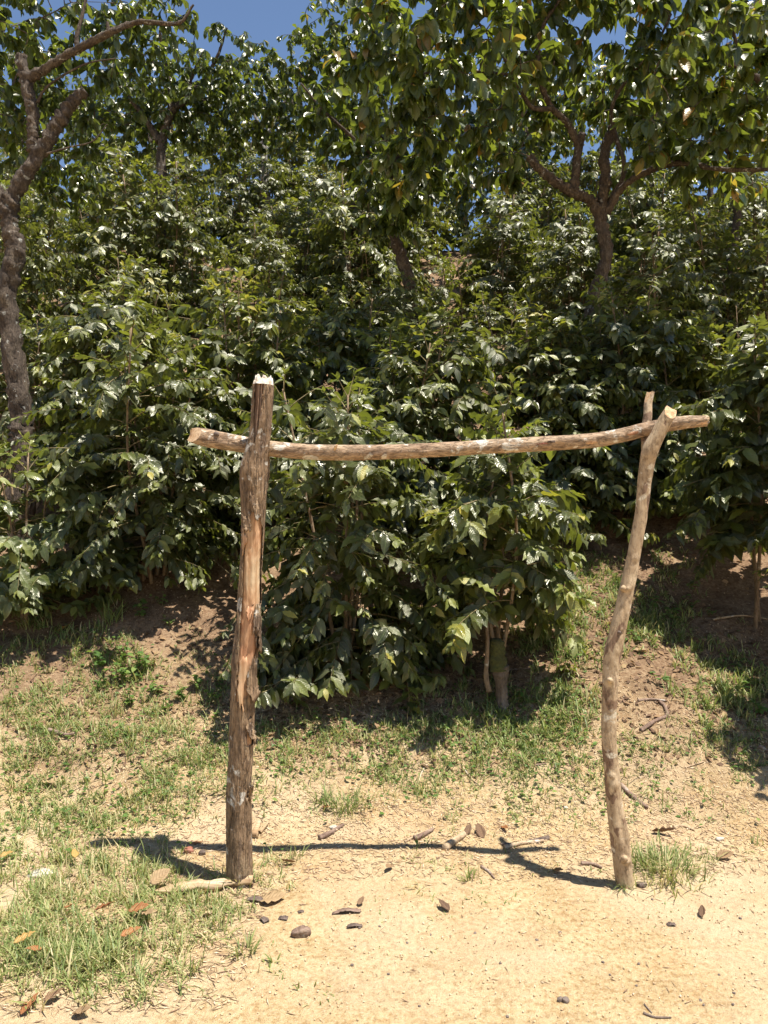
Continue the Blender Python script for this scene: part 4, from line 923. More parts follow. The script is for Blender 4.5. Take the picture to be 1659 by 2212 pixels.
# (centre col, centre row, half width, half height, clumps, blades per clump, blade length, straw share)
patches = [(90, 1990, 240, 120, 210, 16, .085, .38), (330, 1960, 120, 75, 60, 15, .075, .36), (60, 2080, 170, 70, 80, 17, .095, .34), (250, 2090, 110, 65, 60, 15, .085, .36), (170, 1885, 180, 45, 70, 13, .07, .4),
           (410, 1990, 90, 45, 34, 13, .06, .36), (350, 1880, 110, 40, 40, 13, .075, .36), (480, 1960, 55, 35, 26, 12, .055, .3),
           (90, 1620, 130, 110, 150, 13, .075, .30), (110, 1770, 150, 70, 120, 12, .065, .34), (60, 1530, 110, 40, 40, 12, .06, .3), (300, 1560, 150, 55, 110, 12, .08, .26), (400, 1660, 110, 55, 90, 12, .065, .3), (330, 1740, 90, 45, 55, 12, .06, .34),
           (470, 1600, 60, 40, 26, 11, .06, .3), (60, 1310, 70, 45, 36, 13, .13, .15), (170, 1380, 80, 40, 26, 12, .09, .2), (150, 1480, 100, 30, 30, 11, .06, .3), (280, 1460, 90, 40, 40, 11, .07, .2),
           (700, 1600, 150, 35, 70, 11, .06, .3), (880, 1580, 110, 40, 80, 12, .07, .26), (1100, 1560, 150, 75, 170, 12, .068, .19), (1180, 1610, 110, 60, 80, 11, .062, .24), (1010, 1640, 110, 40, 60, 11, .06, .3), (1230, 1520, 80, 50, 60, 12, .07, .19),
           (1230, 1300, 90, 90, 110, 12, .085, .16), (1200, 1400, 90, 50, 60, 12, .085, .18), (1400, 1360, 80, 50, 70, 12, .08, .18), (1280, 1230, 60, 40, 30, 11, .08, .2), (1460, 1330, 50, 35, 24, 11, .07, .2),
           (1600, 1500, 90, 60, 70, 13, .09, .19), (1330, 1290, 90, 60, 50, 11, .07, .2), (1530, 1420, 90, 50, 45, 11, .07, .2), (1440, 1230, 60, 40, 24, 11, .07, .2), (420, 1420, 60, 40, 16, 9, .05, .3), (230, 1410, 90, 40, 40, 11, .07, .22), (20, 1420, 70, 60, 40, 11, .08, .25), (1560, 1590, 90, 40, 40, 12, .065, .25), (1400, 1620, 60, 40, 24, 11, .06, .25), (1500, 1720, 150, 60, 30, 9, .05, .3), (1600, 1640, 60, 40, 20, 10, .06, .25), (1300, 1690, 90, 40, 30, 10, .05, .3),
           (840, 1670, 60, 25, 30, 11, .06, .25), (930, 1700, 90, 40, 26, 10, .05, .3), (1200, 1760, 120, 40, 18, 8, .04, .3), (930, 1860, 70, 40, 14, 9, .045, .35), (1100, 1870, 110, 25, 10, 7, .04, .35), (1580, 1850, 90, 25, 14, 9, .045, .35), (600, 1890, 60, 45, 22, 10, .05, .35),
           (640, 1600, 120, 60, 50, 11, .06, .3), (820, 1730, 160, 50, 30, 9, .045, .35), (1150, 1700, 140, 50, 40, 10, .05, .3), (480, 1500, 70, 50, 26, 10, .06, .25), (560, 1700, 40, 40, 12, 10, .05, .3), (640, 1660, 60, 30, 18, 10, .05, .3), (1000, 1950, 110, 40, 14, 6, .028, .45), (800, 2010, 200, 60, 12, 5, .022, .45), (1350, 1960, 200, 60, 10, 5, .022, .5), (600, 2100, 130, 60, 12, 6, .03, .45)]
gp = []; gh = []; gw = []; gl_ = []; ga = []; gr = []
for cx, cy, hw, hh, ncl, nb, ln, straw in patches:
    for _ in range(int(ncl * (.8 if cy > 1790 else 1.15))):
        a = R.normal(0, .6, 2); q = hit(cx + a[0] * hw, min(cy + a[1] * hh, 2230))
        n = max(3, int(nb * R.uniform(.5, 1.5))); sz = R.uniform(.6, 1.35); az0 = R.uniform(0, 6.28)
        off = R.normal(0, .020 * sz, (n, 2)); x = q[0] + off[:, 0]; y = q[1] + off[:, 1]
        gp.append(np.stack([x, y, gz(x, y) - .004], -1)); gh.append(ln * .88 * sz * R.uniform(.45, 1.3, n)); gw.append(R.uniform(.0028, .0065, n) * (1.7 if straw < .21 else 1))
        gl_.append(np.clip(np.abs(R.normal(.95, .42, n)), 0, 1.5)); ga.append(R.uniform(0, 6.28, n)); gr.append(np.where(R.random(n) < straw + .06, R.uniform(.72, 1, n), R.uniform(.1, .72, n)))
gp = np.concatenate(gp); gh = np.concatenate(gh); gw = np.concatenate(gw); gl_ = np.concatenate(gl_); ga = np.concatenate(ga); gr = np.concatenate(gr)
o = obj("grass", grass_mesh("grass", gp, gp, gh, gw, gl_, ga, gr), M['grass']); o["kind"] = "stuff"; o["label"] = "short green and straw-coloured grass on the bank and beside the track"
# low broad-leaved ground cover between the grass clumps of the bank
bank = np.where(gp[:, 1] > 3.25)[0]; pick = R.choice(bank, 3600); n = len(pick)
cx_ = gp[pick, 0] + R.normal(0, .05, n); cy_ = gp[pick, 1] + R.normal(0, .05, n); az = R.uniform(0, 6.28, n)
o = obj("ground_cover", soup("ground_cover", WEED, np.column_stack([cx_, cy_, gz(cx_, cy_) + R.uniform(.004, .03, n)]), np.stack([np.cos(az), np.sin(az), R.uniform(-.1, .5, n)], -1), np.stack([R.normal(0, .3, n), R.normal(-.2, .3, n), np.ones(n)], -1), R.uniform(.014, .034, n), R.random(n)), M['weed'])
o["kind"] = "stuff"; o["label"] = "low broad-leaved ground cover on the bank"
def tuft(px, py, n, ln, sp, label, straw=.2, wd=(.003, .006)):
    q = hit(px, py); off = R.normal(0, sp, (n, 2)); x = q[0] + off[:, 0]; y = q[1] + off[:, 1]
    pp = np.stack([x, y, gz(x, y) - .004], -1)
    az = np.arctan2(off[:, 1], off[:, 0]) + R.normal(0, .7, n)
    me = grass_mesh("grass_tuft", pp, pp, ln * R.uniform(.5, 1.25, n), R.uniform(*wd, n), np.clip(np.abs(R.normal(.85, .4, n)), 0, 1.5), az, np.where(R.random(n) < straw, R.uniform(.7, 1, n), R.uniform(0, .68, n)), off=q)
    return tag(obj("grass_tuft", me, M['grass'], loc=q), label, "grass tuft")
tuft(1450, 1885, 300, .085, .075, "long leafy grass tuft at the foot of the forked post, right side", .35)
tuft(1400, 1870, 110, .075, .04, "grass tuft touching the forked post's base")
tuft(745, 1745, 150, .085, .045, "dark green grass tuft alone on the bank beyond the pole's shadow", .1)
tuft(700, 1735, 40, .10, .02, "small pale grass sprig left of the lone bank tuft", .1)
tuft(530, 2058, 42, .065, .02, "small isolated grass tuft on the track below the stripped post", .25)
tuft(590, 2080, 10, .035, .010, "tiny green sprout on the track, lower centre-left", .0, (.006, .010))
tuft(1015, 1900, 26, .06, .02, "sparse grass sprout on the track between the posts", .3)
tuft(905, 1710, 26, .07, .02, "sparse grass sprig on bare bank behind the pole's shadow", .3)
tuft(1345, 1915, 30, .06, .018, "grass sprig in front of the forked post's base", .1)
tuft(240, 1340, 60, .16, .03, "long-bladed grass clump beneath the broad left coffee bush", .1, (.005, .010))
tuft(520, 1905, 60, .07, .03, "grass wisps against the stripped post's foot", .35)

# broad-leaved weeds
def weed(px, py, size, n, label, group, mat='weed', up=.5):
    q = hit(px, py); rng = R; t = thing("weed", label, "weed", q, group)
    P = []; D = []; N = []; L = []; Q = []; tb = Tubes()
    for s in range(max(2, n // 9)):
        a = rng.uniform(0, 6.28); tip = np.array([math.cos(a) * size * rng.uniform(.3, 1), math.sin(a) * size * rng.uniform(.3, 1), size * rng.uniform(.3, 1.2) * up * 2])
        tip[2] += float(gz(q[0] + tip[0], q[1] + tip[1]) - q[2]) * .8
        path = spline([np.array([0, 0, -.01]), tip * .5 + np.array([0, 0, size * .18]), tip], 7); tb.add(path, np.linspace(.0022, .001, 7), 4)
        for k in range(9):
            f = rng.uniform(.25, 1); p = path[min(6, int(f * 6))]; b = rng.uniform(0, 6.28)
            P.append(p); D.append(np.array([math.cos(b), math.sin(b), rng.uniform(-.2, .5)])); N.append(np.array([0, 0, 1.]) + rng.normal(0, .35, 3)); L.append(size * rng.uniform(.22, .48)); Q.append(rng.random())
    obj("stem", tb.mesh("stem"), M['twig'], t)
    o = obj("leaves", soup("leaves", WEED, P, D, N, L, Q), M[mat], t); o["kind"] = "stuff"
wg = [("weeds on the left bank", [(225, 1440, .11, 45, "leftmost weed of the leafy patch left of the stripped post, upper edge"), (265, 1430, .10, 40, "topmost bushy weed of the leafy patch left of the stripped post"), (300, 1465, .12, 50, "largest bluish-green weed in the leafy patch left of the stripped post"),
          (250, 1480, .11, 40, "weed in the middle of the leafy patch left of the stripped post"), (330, 1500, .10, 40, "rightmost weed of the leafy patch left of the stripped post"), (280, 1520, .09, 36, "lowest weed of the leafy patch left of the stripped post"), (205, 1500, .09, 30, "weed at the lower left of the leafy bank patch, amid grass")]),
      ("weeds beside the stripped post", [(390, 1510, .09, 40, "creeping weed halfway between the leafy patch and the stripped post"), (425, 1490, .09, 40, "upper creeping weed on the soil near the stripped post"), (450, 1520, .08, 36, "lower creeping weed on the soil near the stripped post"),
          (470, 1485, .08, 30, "creeping weed nearest the stripped post's torn strip"), (360, 1540, .07, 28, "small creeping weed below the leafy patch on the left bank"), (460, 1560, .06, 24, "tiny weed just left of the stripped post's lower bark")]),
      ("weeds under the left bush", [(310, 1330, .10, 36, "shaded weed under the middle of the broad left bush"), (350, 1310, .09, 30, "shaded weed under the broad left bush, nearest its hanging leaves"), (160, 1310, .09, 30, "weed beside the long-bladed grass below the left bush"), (180, 1275, .09, 30, "weed tucked under the yellowish left bush"), (365, 1355, .08, 27, "weed at the shade's lower edge under the broad left bush")]),
      ("weeds behind the crooked post", [(1190, 1240, .10, 36, "uppermost left weed on the sunlit slope left of the crooked post"), (1225, 1260, .09, 36, "weed near the top of the sunlit slope, beside the crooked post"), (1170, 1290, .10, 36, "weed at the young bush's right edge on the sunlit slope"), (1260, 1290, .09, 30, "weed closest to the crooked post's left side"),
          (1240, 1430, .08, 28, "lowest weed on the sunlit slope left of the crooked post"), (1210, 1355, .09, 30, "weed midway up the sunlit slope left of the crooked post")]),
      ("weeds right of the crooked post", [(1410, 1310, .09, 36, "weed just right of the crooked post at the shade's edge"), (1450, 1340, .09, 36, "weed in the sunlit patch right of the crooked post"), (1490, 1310, .09, 30, "trailing weed right of the sunlit patch, beyond the crooked post"), (1380, 1390, .08, 30, "low weed against the crooked post's right bend"), (1530, 1330, .08, 27, "weed beside the long pale branch at right"),
          (1420, 1480, .08, 26, "weed above the straight stick in the right-hand shade"), (1500, 1280, .10, 26, "dim weed beneath the right-edge coffee bush"), (1590, 1490, .10, 30, "upper weed in the shade at the right edge"), (1630, 1540, .10, 30, "lower weed in the shade at the right edge")]),
      ("weeds below the stump", [(1060, 1510, .09, 30, "weed at the foot of the mossy stump, left"), (1120, 1520, .08, 27, "weed at the foot of the mossy stump, right"), (1020, 1560, .07, 26, "weed in bright grass a step below the mossy stump"), (975, 1590, .07, 24, "weed at the bright grass patch's left end"), (680, 1560, .07, 26, "weed below the dense bush, nearer the stripped post"), (740, 1575, .06, 24, "weed below the dense bush, farther from the stripped post")])]
for grp, pts in wg:
    for px, py, sz, n, lab in pts: weed(px, py, sz, n, lab, grp)
def seedling(px, py, label, seed, hh=.22):
    q = hit(px, py); rng = np.random.default_rng(seed); t = thing("coffee_seedling", label, "seedling", q)
    tb = Tubes(); path = spline([np.array([0, 0, -.02]), np.array([.01, -.02, hh * .5]), np.array([.0, -.03, hh])], 8); tb.add(path, np.linspace(.004, .002, 8), 6); obj("stem", tb.mesh("stem"), M['twig'], t)
    P = []; D = []; N = []; L = []; Q = []
    for k in range(12):
        a = k * 2.4; f = .35 + .65 * k / 11; p = path[min(7, int(f * 7))]
        P.append(p); D.append(np.array([math.cos(a), math.sin(a), -.5 + .6 * f])); N.append(np.array([0, 0, 1.]) + rng.normal(0, .2, 3)); L.append(rng.uniform(.07, .12)); Q.append(rng.uniform(.2, .95))
    leaf_objects(t, 'coffee', COF_HI, M['coffee'], P, D, N, L, Q)
seedling(880, 1545, "small coffee seedling with light green leaves below the dense bush", 61, .20)
seedling(640, 1530, "small coffee seedling right beside the stripped post, under the dense bush", 62, .18)
seedling(1215, 1660 - 200, "low broad-leaved seedling on the slope left of the crooked post", 63, .10)

# leaf litter (uncountable), dry straw and soil crumbs
def scatter(n, boxes):
    out = []
    w = np.array([b[4] for b in boxes]); w = w / w.sum()
    for b, k in zip(boxes, R.multinomial(n, w)):
        x = R.uniform(b[0], b[1], k); y = R.uniform(b[2], b[3], k); out.append(np.stack([x, y], -1))
    return np.concatenate(out)
xy = scatter(11000, [(-2.2, 2.6, 3.9, 5.2, 5), (-3, 3.2, 5.2, 7.5, 3), (-.7, .9, 4.1, 4.9, 2.2), (1.0, 2.4, 4.2, 6, 1.6), (-6, 6, 7.5, 15, 3)])
z = gz(xy[:, 0], xy[:, 1])
n = len(xy); az = R.uniform(0, 6.28, n)
D_ = np.stack([np.cos(az), np.sin(az), R.normal(0, .22, n) + .35 * np.sin(az)], -1); N_ = np.stack([R.normal(0, .35, n), R.normal(-.35, .35, n), np.ones(n)], -1)
o = obj("leaf_litter", soup("leaf_litter", WEED + TRE_LO, np.column_stack([xy, z + .006]), D_, N_, R.uniform(.018, .058, n), R.random(n) * .95), M['dead']); o["kind"] = "stuff"
# straw and chips
def chips(name, n, boxes, ln, wd, mat, rn):
    xy = scatter(n, boxes); z = gz(xy[:, 0], xy[:, 1]); az = R.uniform(0, 6.28, n)
    pp = np.column_stack([xy, z + .003]); h = np.stack([np.cos(az), np.sin(az), R.normal(0, .12, n)], -1); s = np.stack([-np.sin(az), np.cos(az), R.normal(0, .3, n)], -1)
    h[:, 2] += (gz(xy[:, 0] + h[:, 0] * .03, xy[:, 1] + h[:, 1] * .03, False) - gz(xy[:, 0], xy[:, 1], False)) / .03
    L = R.uniform(*ln, n)[:, None]; W = R.uniform(*wd, n)[:, None]; up = np.array([0, 0, 1.]) * W * .7
    V = np.stack([pp - h * L / 2, pp - s * W / 2, pp + h * L / 2, pp + s * W / 2, pp + up, pp - up], 1).reshape(-1, 3)
    b = (np.arange(n) * 6)[:, None, None]; f = np.array([(0, 1, 4), (1, 2, 4), (2, 3, 4), (3, 0, 4), (1, 0, 5), (2, 1, 5), (3, 2, 5), (0, 3, 5)])[None]
    o = obj(name, make_mesh(name, V, quads=(b + f).reshape(-1, 3), rnd=np.repeat(rn(n), 6), smooth=False), mat); o["kind"] = "stuff"
chips("straw", 14000, [(-1.6, 2.2, 3.0, 3.7, 4), (-1.6, 2.4, 3.6, 4.4, 3), (-1.4, 1.8, 1.8, 3.0, .15), (-1.35, -.45, 2.2, 3.1, 1.6)], (.012, .05), (.0015, .005), M['crumb'], lambda n: R.random(n))
chips("soil_crumbs", 14000, [(-1.9, 2.2, 3.2, 4.6, 4), (-1.4, 1.6, 1.6, 3.2, .9), (-2.5, 2.8, 4.4, 6, 1)], (.002, .012), (.002, .009), M['crumb'], lambda n: .35 + .6 * R.random(n))

# ------------------------------------------------------------------ countable bits on the ground
def fallen(px, py, size, label, mat='dead', rnd=.5, az=None, tilt=.25, curl=1.0, group=None, width=1.0):
    q = hit(px, py)
    if px < 360 and 1850 < py < 2120: q = hit(px, py + 14); q[2] += .035
    az = R.uniform(0, 6.28) if az is None else math.radians(az)
    nl, nc = 8, 4; tv, tq, tu = leaf_template(nl, nc, .27 * width, 'ovate', -.25 * curl, .45 * curl, .06, int(R.integers(0, 30)))
    me = make_mesh("fallen_leaf", tv * size, quads=tq, uv=tu, rnd=np.full(len(tv), rnd))
    gn = gnormal(q[0], q[1]); D = nrm(np.array([math.cos(az), math.sin(az), 0]) ); D = nrm(D - gn * (D @ gn) + gn * tilt * .3)
    m3 = frames(D[None], (gn + R.normal(0, tilt * .6, 3))[None])[0]
    o = obj("fallen_leaf", me, M[mat]); mm = Matrix(m3.tolist()).to_4x4(); mm.translation = Vector(q + gn * .012 - D * size * .5); o.matrix_basis = mm
    sol = o.modifiers.new("thickness", 'SOLIDIFY'); sol.thickness = .0012
    tag(o, label, "fallen leaf", group)
fallen(588, 1948, .105, "large tan dead leaf lying on the track beside the stripped post", rnd=1.0, az=5, curl=.3, width=1.5)
fallen(420, 1822, .065, "rust-brown curled leaf standing on the track edge left of the stripped post", 'dead_orange', .2, az=20, tilt=.9)
fallen(147, 1976, .05, "small bright orange leaf caught in the grass, far left", 'dead_orange', .4)
fallen(225, 1977, .07, "red-brown curled leaf in the grass left of centre-left clump", 'dead_orange', .0, az=10)
fallen(298, 1980, .075, "brown curled leaf on the grass, left one of a touching pair", 'dead_orange', .1, az=0)
fallen(318, 1990, .075, "pale brown leaf on the grass, right one of a touching pair", 'dead', .85, az=-60)
fallen(282, 2032, .07, "orange-brown leaf with a bent tip on the lower-left grass", 'dead_orange', .55, az=15, curl=.8)
fallen(52, 2046, .07, "yellowish dead leaf on the grass at the lower left edge", 'dead_orange', 1.0, az=25)
fallen(75, 2070, .05, "small reddish dead leaf below the yellowish leaf, lower left", 'dead_orange', .2)
fallen(115, 2165, .055, "brown dead leaf on bare earth at the bottom left, upper of two", 'dead', .45, curl=1.5, az=20)
fallen(65, 2182, .07, "red-brown dead leaf on bare earth at the bottom left edge", 'dead_orange', .1)
fallen(175, 2200, .06, "dusty pale leaf at the bottom edge of the picture, left", 'dead', .9, curl=1.3, az=-20)
fallen(12, 1858, .06, "bright yellow fallen leaf at the left edge above the grass", 'dead_orange', 1.0, az=20)
fallen(163, 1856, .055, "yellow-brown fallen leaf among grass left of the pole's shadow tip", 'dead_orange', .9)
fallen(105, 1695, .08, "buff dead leaf on the grassy bank at far left", 'dead', .95, az=-30)
fallen(345, 1908, .085, "broad light brown leaf leaning on the split plank's left end", 'dead', .95, az=40, tilt=.6, width=1.3)
fallen(448, 1985, .045, "small brown leaf at the grass edge below the split plank", 'dead', .4)
fallen(483, 1995, .04, "small orange leaf at the grass edge below the split plank", 'dead_orange', .7)
fallen(1040, 1803, .08, "curled brown leaf beside sticks above the pole's shadow", 'dead', .35, tilt=.7)
fallen(1012, 1800, .06, "dark curled leaf left of the brown leaf above the shadow", 'dead', .3, tilt=.7)
fallen(1205, 1888, .045, "orange leaf lying in the forked post's shadow", 'dead_orange', .6)
fallen(960, 1965, .055, "purplish shrivelled leaf on the open track between the posts", 'dead', .3)
fallen(1432, 1805, .10, "long folded brown leaf on the bank right of the forked post", 'dead', .5, az=-35, curl=1.2, width=.7)
fallen(1520, 1980, .05, "dark crumpled leaf on the track at the right", 'dead', .4, tilt=.5, curl=1.3)
fallen(1565, 1855, .07, "pale pinkish dead leaf at the track's right edge", 'dead', .85)
fallen(140, 1362, .10, "pale yellow fallen leaf on the soil beneath the left bush", 'dead_orange', 1.0, az=25)
fallen(840, 1880, .05, "light brown leaf scrap beside the stripped post's right side", 'dead', .8)
fallen(625, 1870, .06, "pinkish-brown leaf lying right of the stripped post's foot", 'dead', .75)
fallen(1090, 1795, .05, "small rust leaf near the tip of the pole's shadow", 'dead_orange', .2)
fallen(1380, 1410, .08, "pale dead leaf on the slope right of the crooked post", 'dead', 1.0)
fallen(780, 1955, .04, "small brown leaf scrap near the bark pieces on the track", 'dead', .55)
fallen(705, 1750, .045, "rust leaf scrap under the lone bank tuft", 'dead_orange', .15)
fallen(555, 1800, .05, "pale leaf scrap just right of the stripped post on the bank", 'dead', .95)

def stick(pts, r, label, mat='stick', cat="stick", name="stick", taper=.6, wob=.25, seg=8):
    q = [hit(px, py) for px, py in pts]
    for p in q: p[2] += r * .75
    path = spline(q, 8 * len(q)); tb = Tubes(); tb.add(path, np.linspace(r, r * taper, len(path)), seg, wob)
    b = q[0].copy(); o = obj(name, tb.mesh(name, b), M[mat], loc=b); return tag(o, label, cat)
stick([(1340, 1700), (1365, 1724), (1398, 1750)], .014, "grey weathered stick on the bank touching the forked post's right side", 'stick', taper=.7)
stick([(1384, 1582), (1415, 1562), (1440, 1550), (1436, 1530), (1424, 1518)], .012, "crooked brown root-like stick at the shade's edge right of the post", 'stick', taper=.8)
stick([(1378, 1516), (1410, 1514), (1440, 1517)], .009, "straight brown stick lying in the shade above the crooked stick", 'stick')
stick([(1185, 1833 - 20), (1120, 1826), (1085, 1828)], .010, "dark bark strip in the shadow's tip", 'charred')
stick([(962, 1838), (980, 1824), (1003, 1808)], .017, "thick short stick lying across the pole's shadow", 'stick_pale', taper=.8)
stick([(690, 1815), (715, 1804), (742, 1785)], .013, "brown broken stick behind the shadow, right of the stripped post", 'stick')
stick([(895, 1816), (915, 1808), (935, 1796)], .013, "short brown stick lying behind the pole's shadow, mid-track", 'stick')
stick([(875, 1820), (910, 1800), (940, 1790)], .005, "thin twig crossing the short brown stick", 'stick_pale')
stick([(903, 1695), (912, 1668), (935, 1640)], .006, "thin forked twig standing out on the bank grass", 'stick_pale')
stick([(1000, 1660), (1020, 1685), (1040, 1702)], .006, "thin straight twig on the bank right of the forked twig", 'stick_pale')
stick([(1040, 1875), (1055, 1885), (1068, 1900)], .007, "small red-brown stick on the track below the shadow", 'stick')
stick([(1255, 1868), (1280, 1870), (1300, 1878)], .009, "grey bark strip near the forked post's base", 'stick')
stick([(1090, 1835), (1130, 1825), (1175, 1820)], .011, "pale split stick in the forked post's shadow", 'stick_pale')
stick([(1455, 1790), (1475, 1787), (1500, 1796)], .008, "curved pale twig on the bank at right", 'stick_pale')
stick([(1390, 2192), (1415, 2200), (1450, 2202)], .004, "curved dark twig at the bottom right of the track", 'charred')
stick([(1392, 2172), (1408, 2190)], .003, "short dark twig touching the curved twig, bottom right", 'charred')
stick([(1155, 1655), (1180, 1652)], .006, "small stick in the bright grass", 'stick')
stick([(745, 1520), (790, 1545), (830, 1560)], .007, "brown twig on leaf litter beneath the dense bush", 'stick')
stick([(690, 1528), (740, 1540), (772, 1556)], .005, "thin twig beside the brown twig under the dense bush", 'stick_pale')
stick([(1540, 1340), (1600, 1332), (1655, 1338)], .008, "long pale branch lying on the slope at the right edge", 'stick_pale')
stick([(1640, 1615), (1659, 1625)], .012, "brown stick end at the right edge of the bank", 'stick')
stick([(105, 1580), (140, 1592), (165, 1588)], .013, "brown curved root piece on the left bank", 'stick')
stick([(1020, 1462), (1150, 1445), (1290, 1470)], .004, "fine dry vine stem on the ground behind the crooked post", 'stick')
stick([(1480, 1660), (1520, 1648)], .005, "thin dry stem on the right bank", 'stick_pale')

def chunk(px, py, sx, sy, sz, az, label, mat, cat, name, seed, flat=.0):
    q = hit(px, py); n, m = 9, 14; V = []; rng = np.random.default_rng(seed)
    for i in range(n + 1):
        ph = math.pi * i / n
        for j in range(m):
            th = 2 * math.pi * j / m
            d = np.array([math.sin(ph) * math.cos(th), math.sin(ph) * math.sin(th), math.cos(ph)])
            e = np.sign(d) * abs(d) ** .7; f = 1 + .5 * float(vnoise(np.array(d[0] * 1.8 + seed), np.array(d[1] * 1.8 + d[2]), 91)) + .3 * float(vnoise(np.array(d[0] * 4 + seed), np.array(d[1] * 4 + d[2] * 3), 92))
            V.append(e * f * np.array([sx, sy, sz]))
    Fc = [(i * m + j, i * m + (j + 1) % m, (i + 1) * m + (j + 1) % m, (i + 1) * m + j) for i in range(n) for j in range(m)]
    o = obj(name, make_mesh(name, V, Fc, smooth=False), M[mat], loc=q + np.array([0, 0, sz * .55])); o.rotation_euler = (R.normal(0, .1), R.normal(0, .1), math.radians(az))
    return tag(o, label, cat)
chunk(650, 2021, .034, .020, .018, 10, "lumpy grey-brown wood chunk alone on the open track", 'stick', "wood chunk", "wood_chunk", 3)
chunk(408, 1842, .019, .016, .015, 0, "round reddish seed husk at the shadow's upper edge", 'husk', "husk", "seed_husk", 4)
chunk(437, 1846, .014, .012, .012, 30, "small dark seed husk in the pole's shadow", 'charred', "husk", "seed_husk", 5)
chunk(1385, 1915, .020, .014, .010, 10, "dark earth clod right of the forked post's base", 'charred', "clod", "earth_clod", 6)
chunk(90, 1890, .055, .035, .012, -15, "flat pale stone half sunk in the left grass", 'stone', "stone", "flat_stone", 7)
chunk(1555, 1815, .02, .014, .008, 20, "small flat pale stone on the right bank", 'stone', "stone", "small_stone", 8)
chunk(722, 1790, .022, .016, .008, 20, "whitish stone chip among straw behind the shadow", 'stone', "stone", "small_stone", 9)
chunk(1222, 1748, .010, .008, .007, 20, "tiny white stone on the bank between the posts", 'stone', "stone", "small_stone", 10)
chunk(1210, 2162, .010, .008, .007, 20, "left of two touching dark seeds near the track's bottom edge", 'pebble', "seed", "seed", 11)
chunk(1222, 2164, .011, .009, .008, -20, "right of two touching dark seeds near the track's bottom edge", 'pebble', "seed", "seed", 12)
def bark_curl(px, py, ln, wd, az, label, seed, mat='charred', arch=.5):
    q = hit(px, py); n, m = 10, 7; rng = np.random.default_rng(seed); V = []
    for side in (0, 1):
        for i in range(n):
            f = i / (n - 1) - .5
            for j in range(m):
                a = (j / (m - 1) - .5) * 2.2
                w = wd * (1 - .25 * abs(f) * rng.random()); r = wd * .5 - (.004 if side else 0)
                V.append((f * ln * (1 + .04 * rng.normal()), math.sin(a) * r * 1.1, math.cos(a) * r * arch + .06 * ln * math.cos(f * 5) + .0015 * rng.normal()))
    N = n * m; Fc = []
    for i in range(n - 1):
        for j in range(m - 1):
            a, b, c, d = i * m + j, i * m + j + 1, (i + 1) * m + j + 1, (i + 1) * m + j
            Fc += [(a, b, c, d), (N + d, N + c, N + b, N + a)]
    ring = list(range(m)) + [i * m + m - 1 for i in range(1, n)] + [(n - 1) * m + j for j in range(m - 2, -1, -1)] + [i * m for i in range(n - 2, 0, -1)]
    Fc += [(b, a, N + a, N + b) for a, b in zip(ring, ring[1:] + ring[:1])]
    o = obj("bark_piece", make_mesh("bark_piece", V, Fc, smooth=False), M[mat], loc=q + np.array([0, 0, .003])); o.rotation_euler = (R.normal(0, .15), R.normal(0, .08), math.radians(az))
    tag(o, label, "bark piece")
bark_curl(748, 1972, .105, .030, 3, "long grey curl of bark lying on the open track", 1, 'stick')
bark_curl(766, 2003, .055, .022, 12, "small dark curl of bark below the long grey one", 2)
bark_curl(556, 1948, .085, .035, -10, "dark bark scrap above the large tan leaf", 3)
bark_curl(571, 1990, .035, .026, -50, "dark bark flake below the large tan leaf, left", 4)
bark_curl(612, 1986, .035, .020, -15, "dark bark flake below the large tan leaf, right", 5)
bark_curl(650, 1972, .022, .014, 30, "tiny dark bark crumb right of the large tan leaf", 6)
bark_curl(1450, 1620 + 380, .03, .018, 0, "tiny bark crumb on the track right of centre", 8)
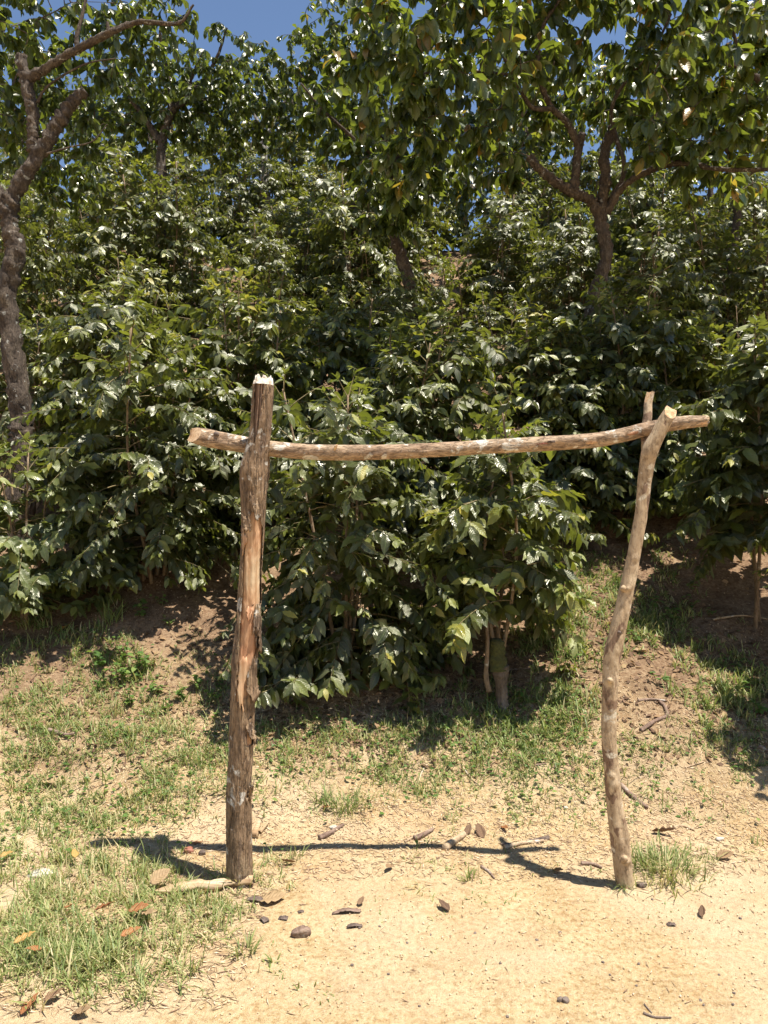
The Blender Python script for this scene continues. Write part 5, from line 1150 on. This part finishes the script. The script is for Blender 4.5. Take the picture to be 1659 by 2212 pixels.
# split plank in front of the stripped post
a, b = hit(335, 1935), hit(548, 1915)
a[2] += .018; b[2] += .03; ax = nrm(b - a); ln = np.linalg.norm(b - a); upv = nrm(np.array([0, -.5, 1.])); sdv = np.cross(upv, ax)
V = []; Fc = []; n = 40; prof = [(-1, -.3), (-.8, .35), (-.3, .75), (.25, .8), (.8, .4), (1, -.4), (.2, -.8)]
for i in range(n):
    f = i / (n - 1); w = .022 * (.75 + .25 * math.sin(f * 2.6)) ; tp = min(1, f * 5 + .2)
    for j, (s, h) in enumerate(prof):
        jj = .5 * float(vnoise(np.array(f * 7), np.array(j * 3.7), 95)) + .35 * float(vnoise(np.array(f * 30), np.array(j * 5.1), 96))
        rag = (.02 * float(vnoise(np.array(0.), np.array(j * 7.7), 97)) if i in (0, n - 1) else 0)
        V.append(a + ax * (f * ln + rag) + sdv * w * (s + jj) * tp + upv * w * .62 * (h + jj * 1.5) * tp)
m = len(prof)
Fc = [(i * m + j, i * m + (j + 1) % m, (i + 1) * m + (j + 1) % m, (i + 1) * m + j) for i in range(n - 1) for j in range(m)] + [tuple(range(m))[::-1], tuple((n - 1) * m + j for j in range(m))]
tag(obj("split_plank", make_mesh("split_plank", np.array(V) - a, Fc, smooth=False), M['wood_split'], loc=a), "pale split length of wood lying before the stripped post's foot", "wood piece")
def splint(px0, py0, px1, py1, w, label):
    a, b = hit(px0, py0), hit(px1, py1); a[2] += .008; b[2] += .02; tb = Tubes()
    tb.add(spline([a, (a + b) / 2, b], 9), np.linspace(w, w * .5, 9), 5, .3); tag(obj("wood_chip", tb.mesh("wood_chip", a), M['wood_split'], loc=a), label, "wood chip")
splint(548, 1812, 560, 1785, .022, "wedge-shaped pale wood chip hugging the stripped post's right side")
splint(562, 1802, 580, 1785, .010, "narrow pale wood chip right of the wedge-shaped chip")
# loose pebbles on the track
for k in range(24):
    px = R.uniform(750, 1640); py = R.uniform(1930, 2200)
    chunk(px, py, R.uniform(.003, .006), R.uniform(.003, .005), R.uniform(.002, .004), R.uniform(0, 360), "tiny dark pebble or seed scattered on the open track", 'pebble', "pebble", "pebble", 200 + k % 9)["group"] = "tiny pebbles scattered on the track"
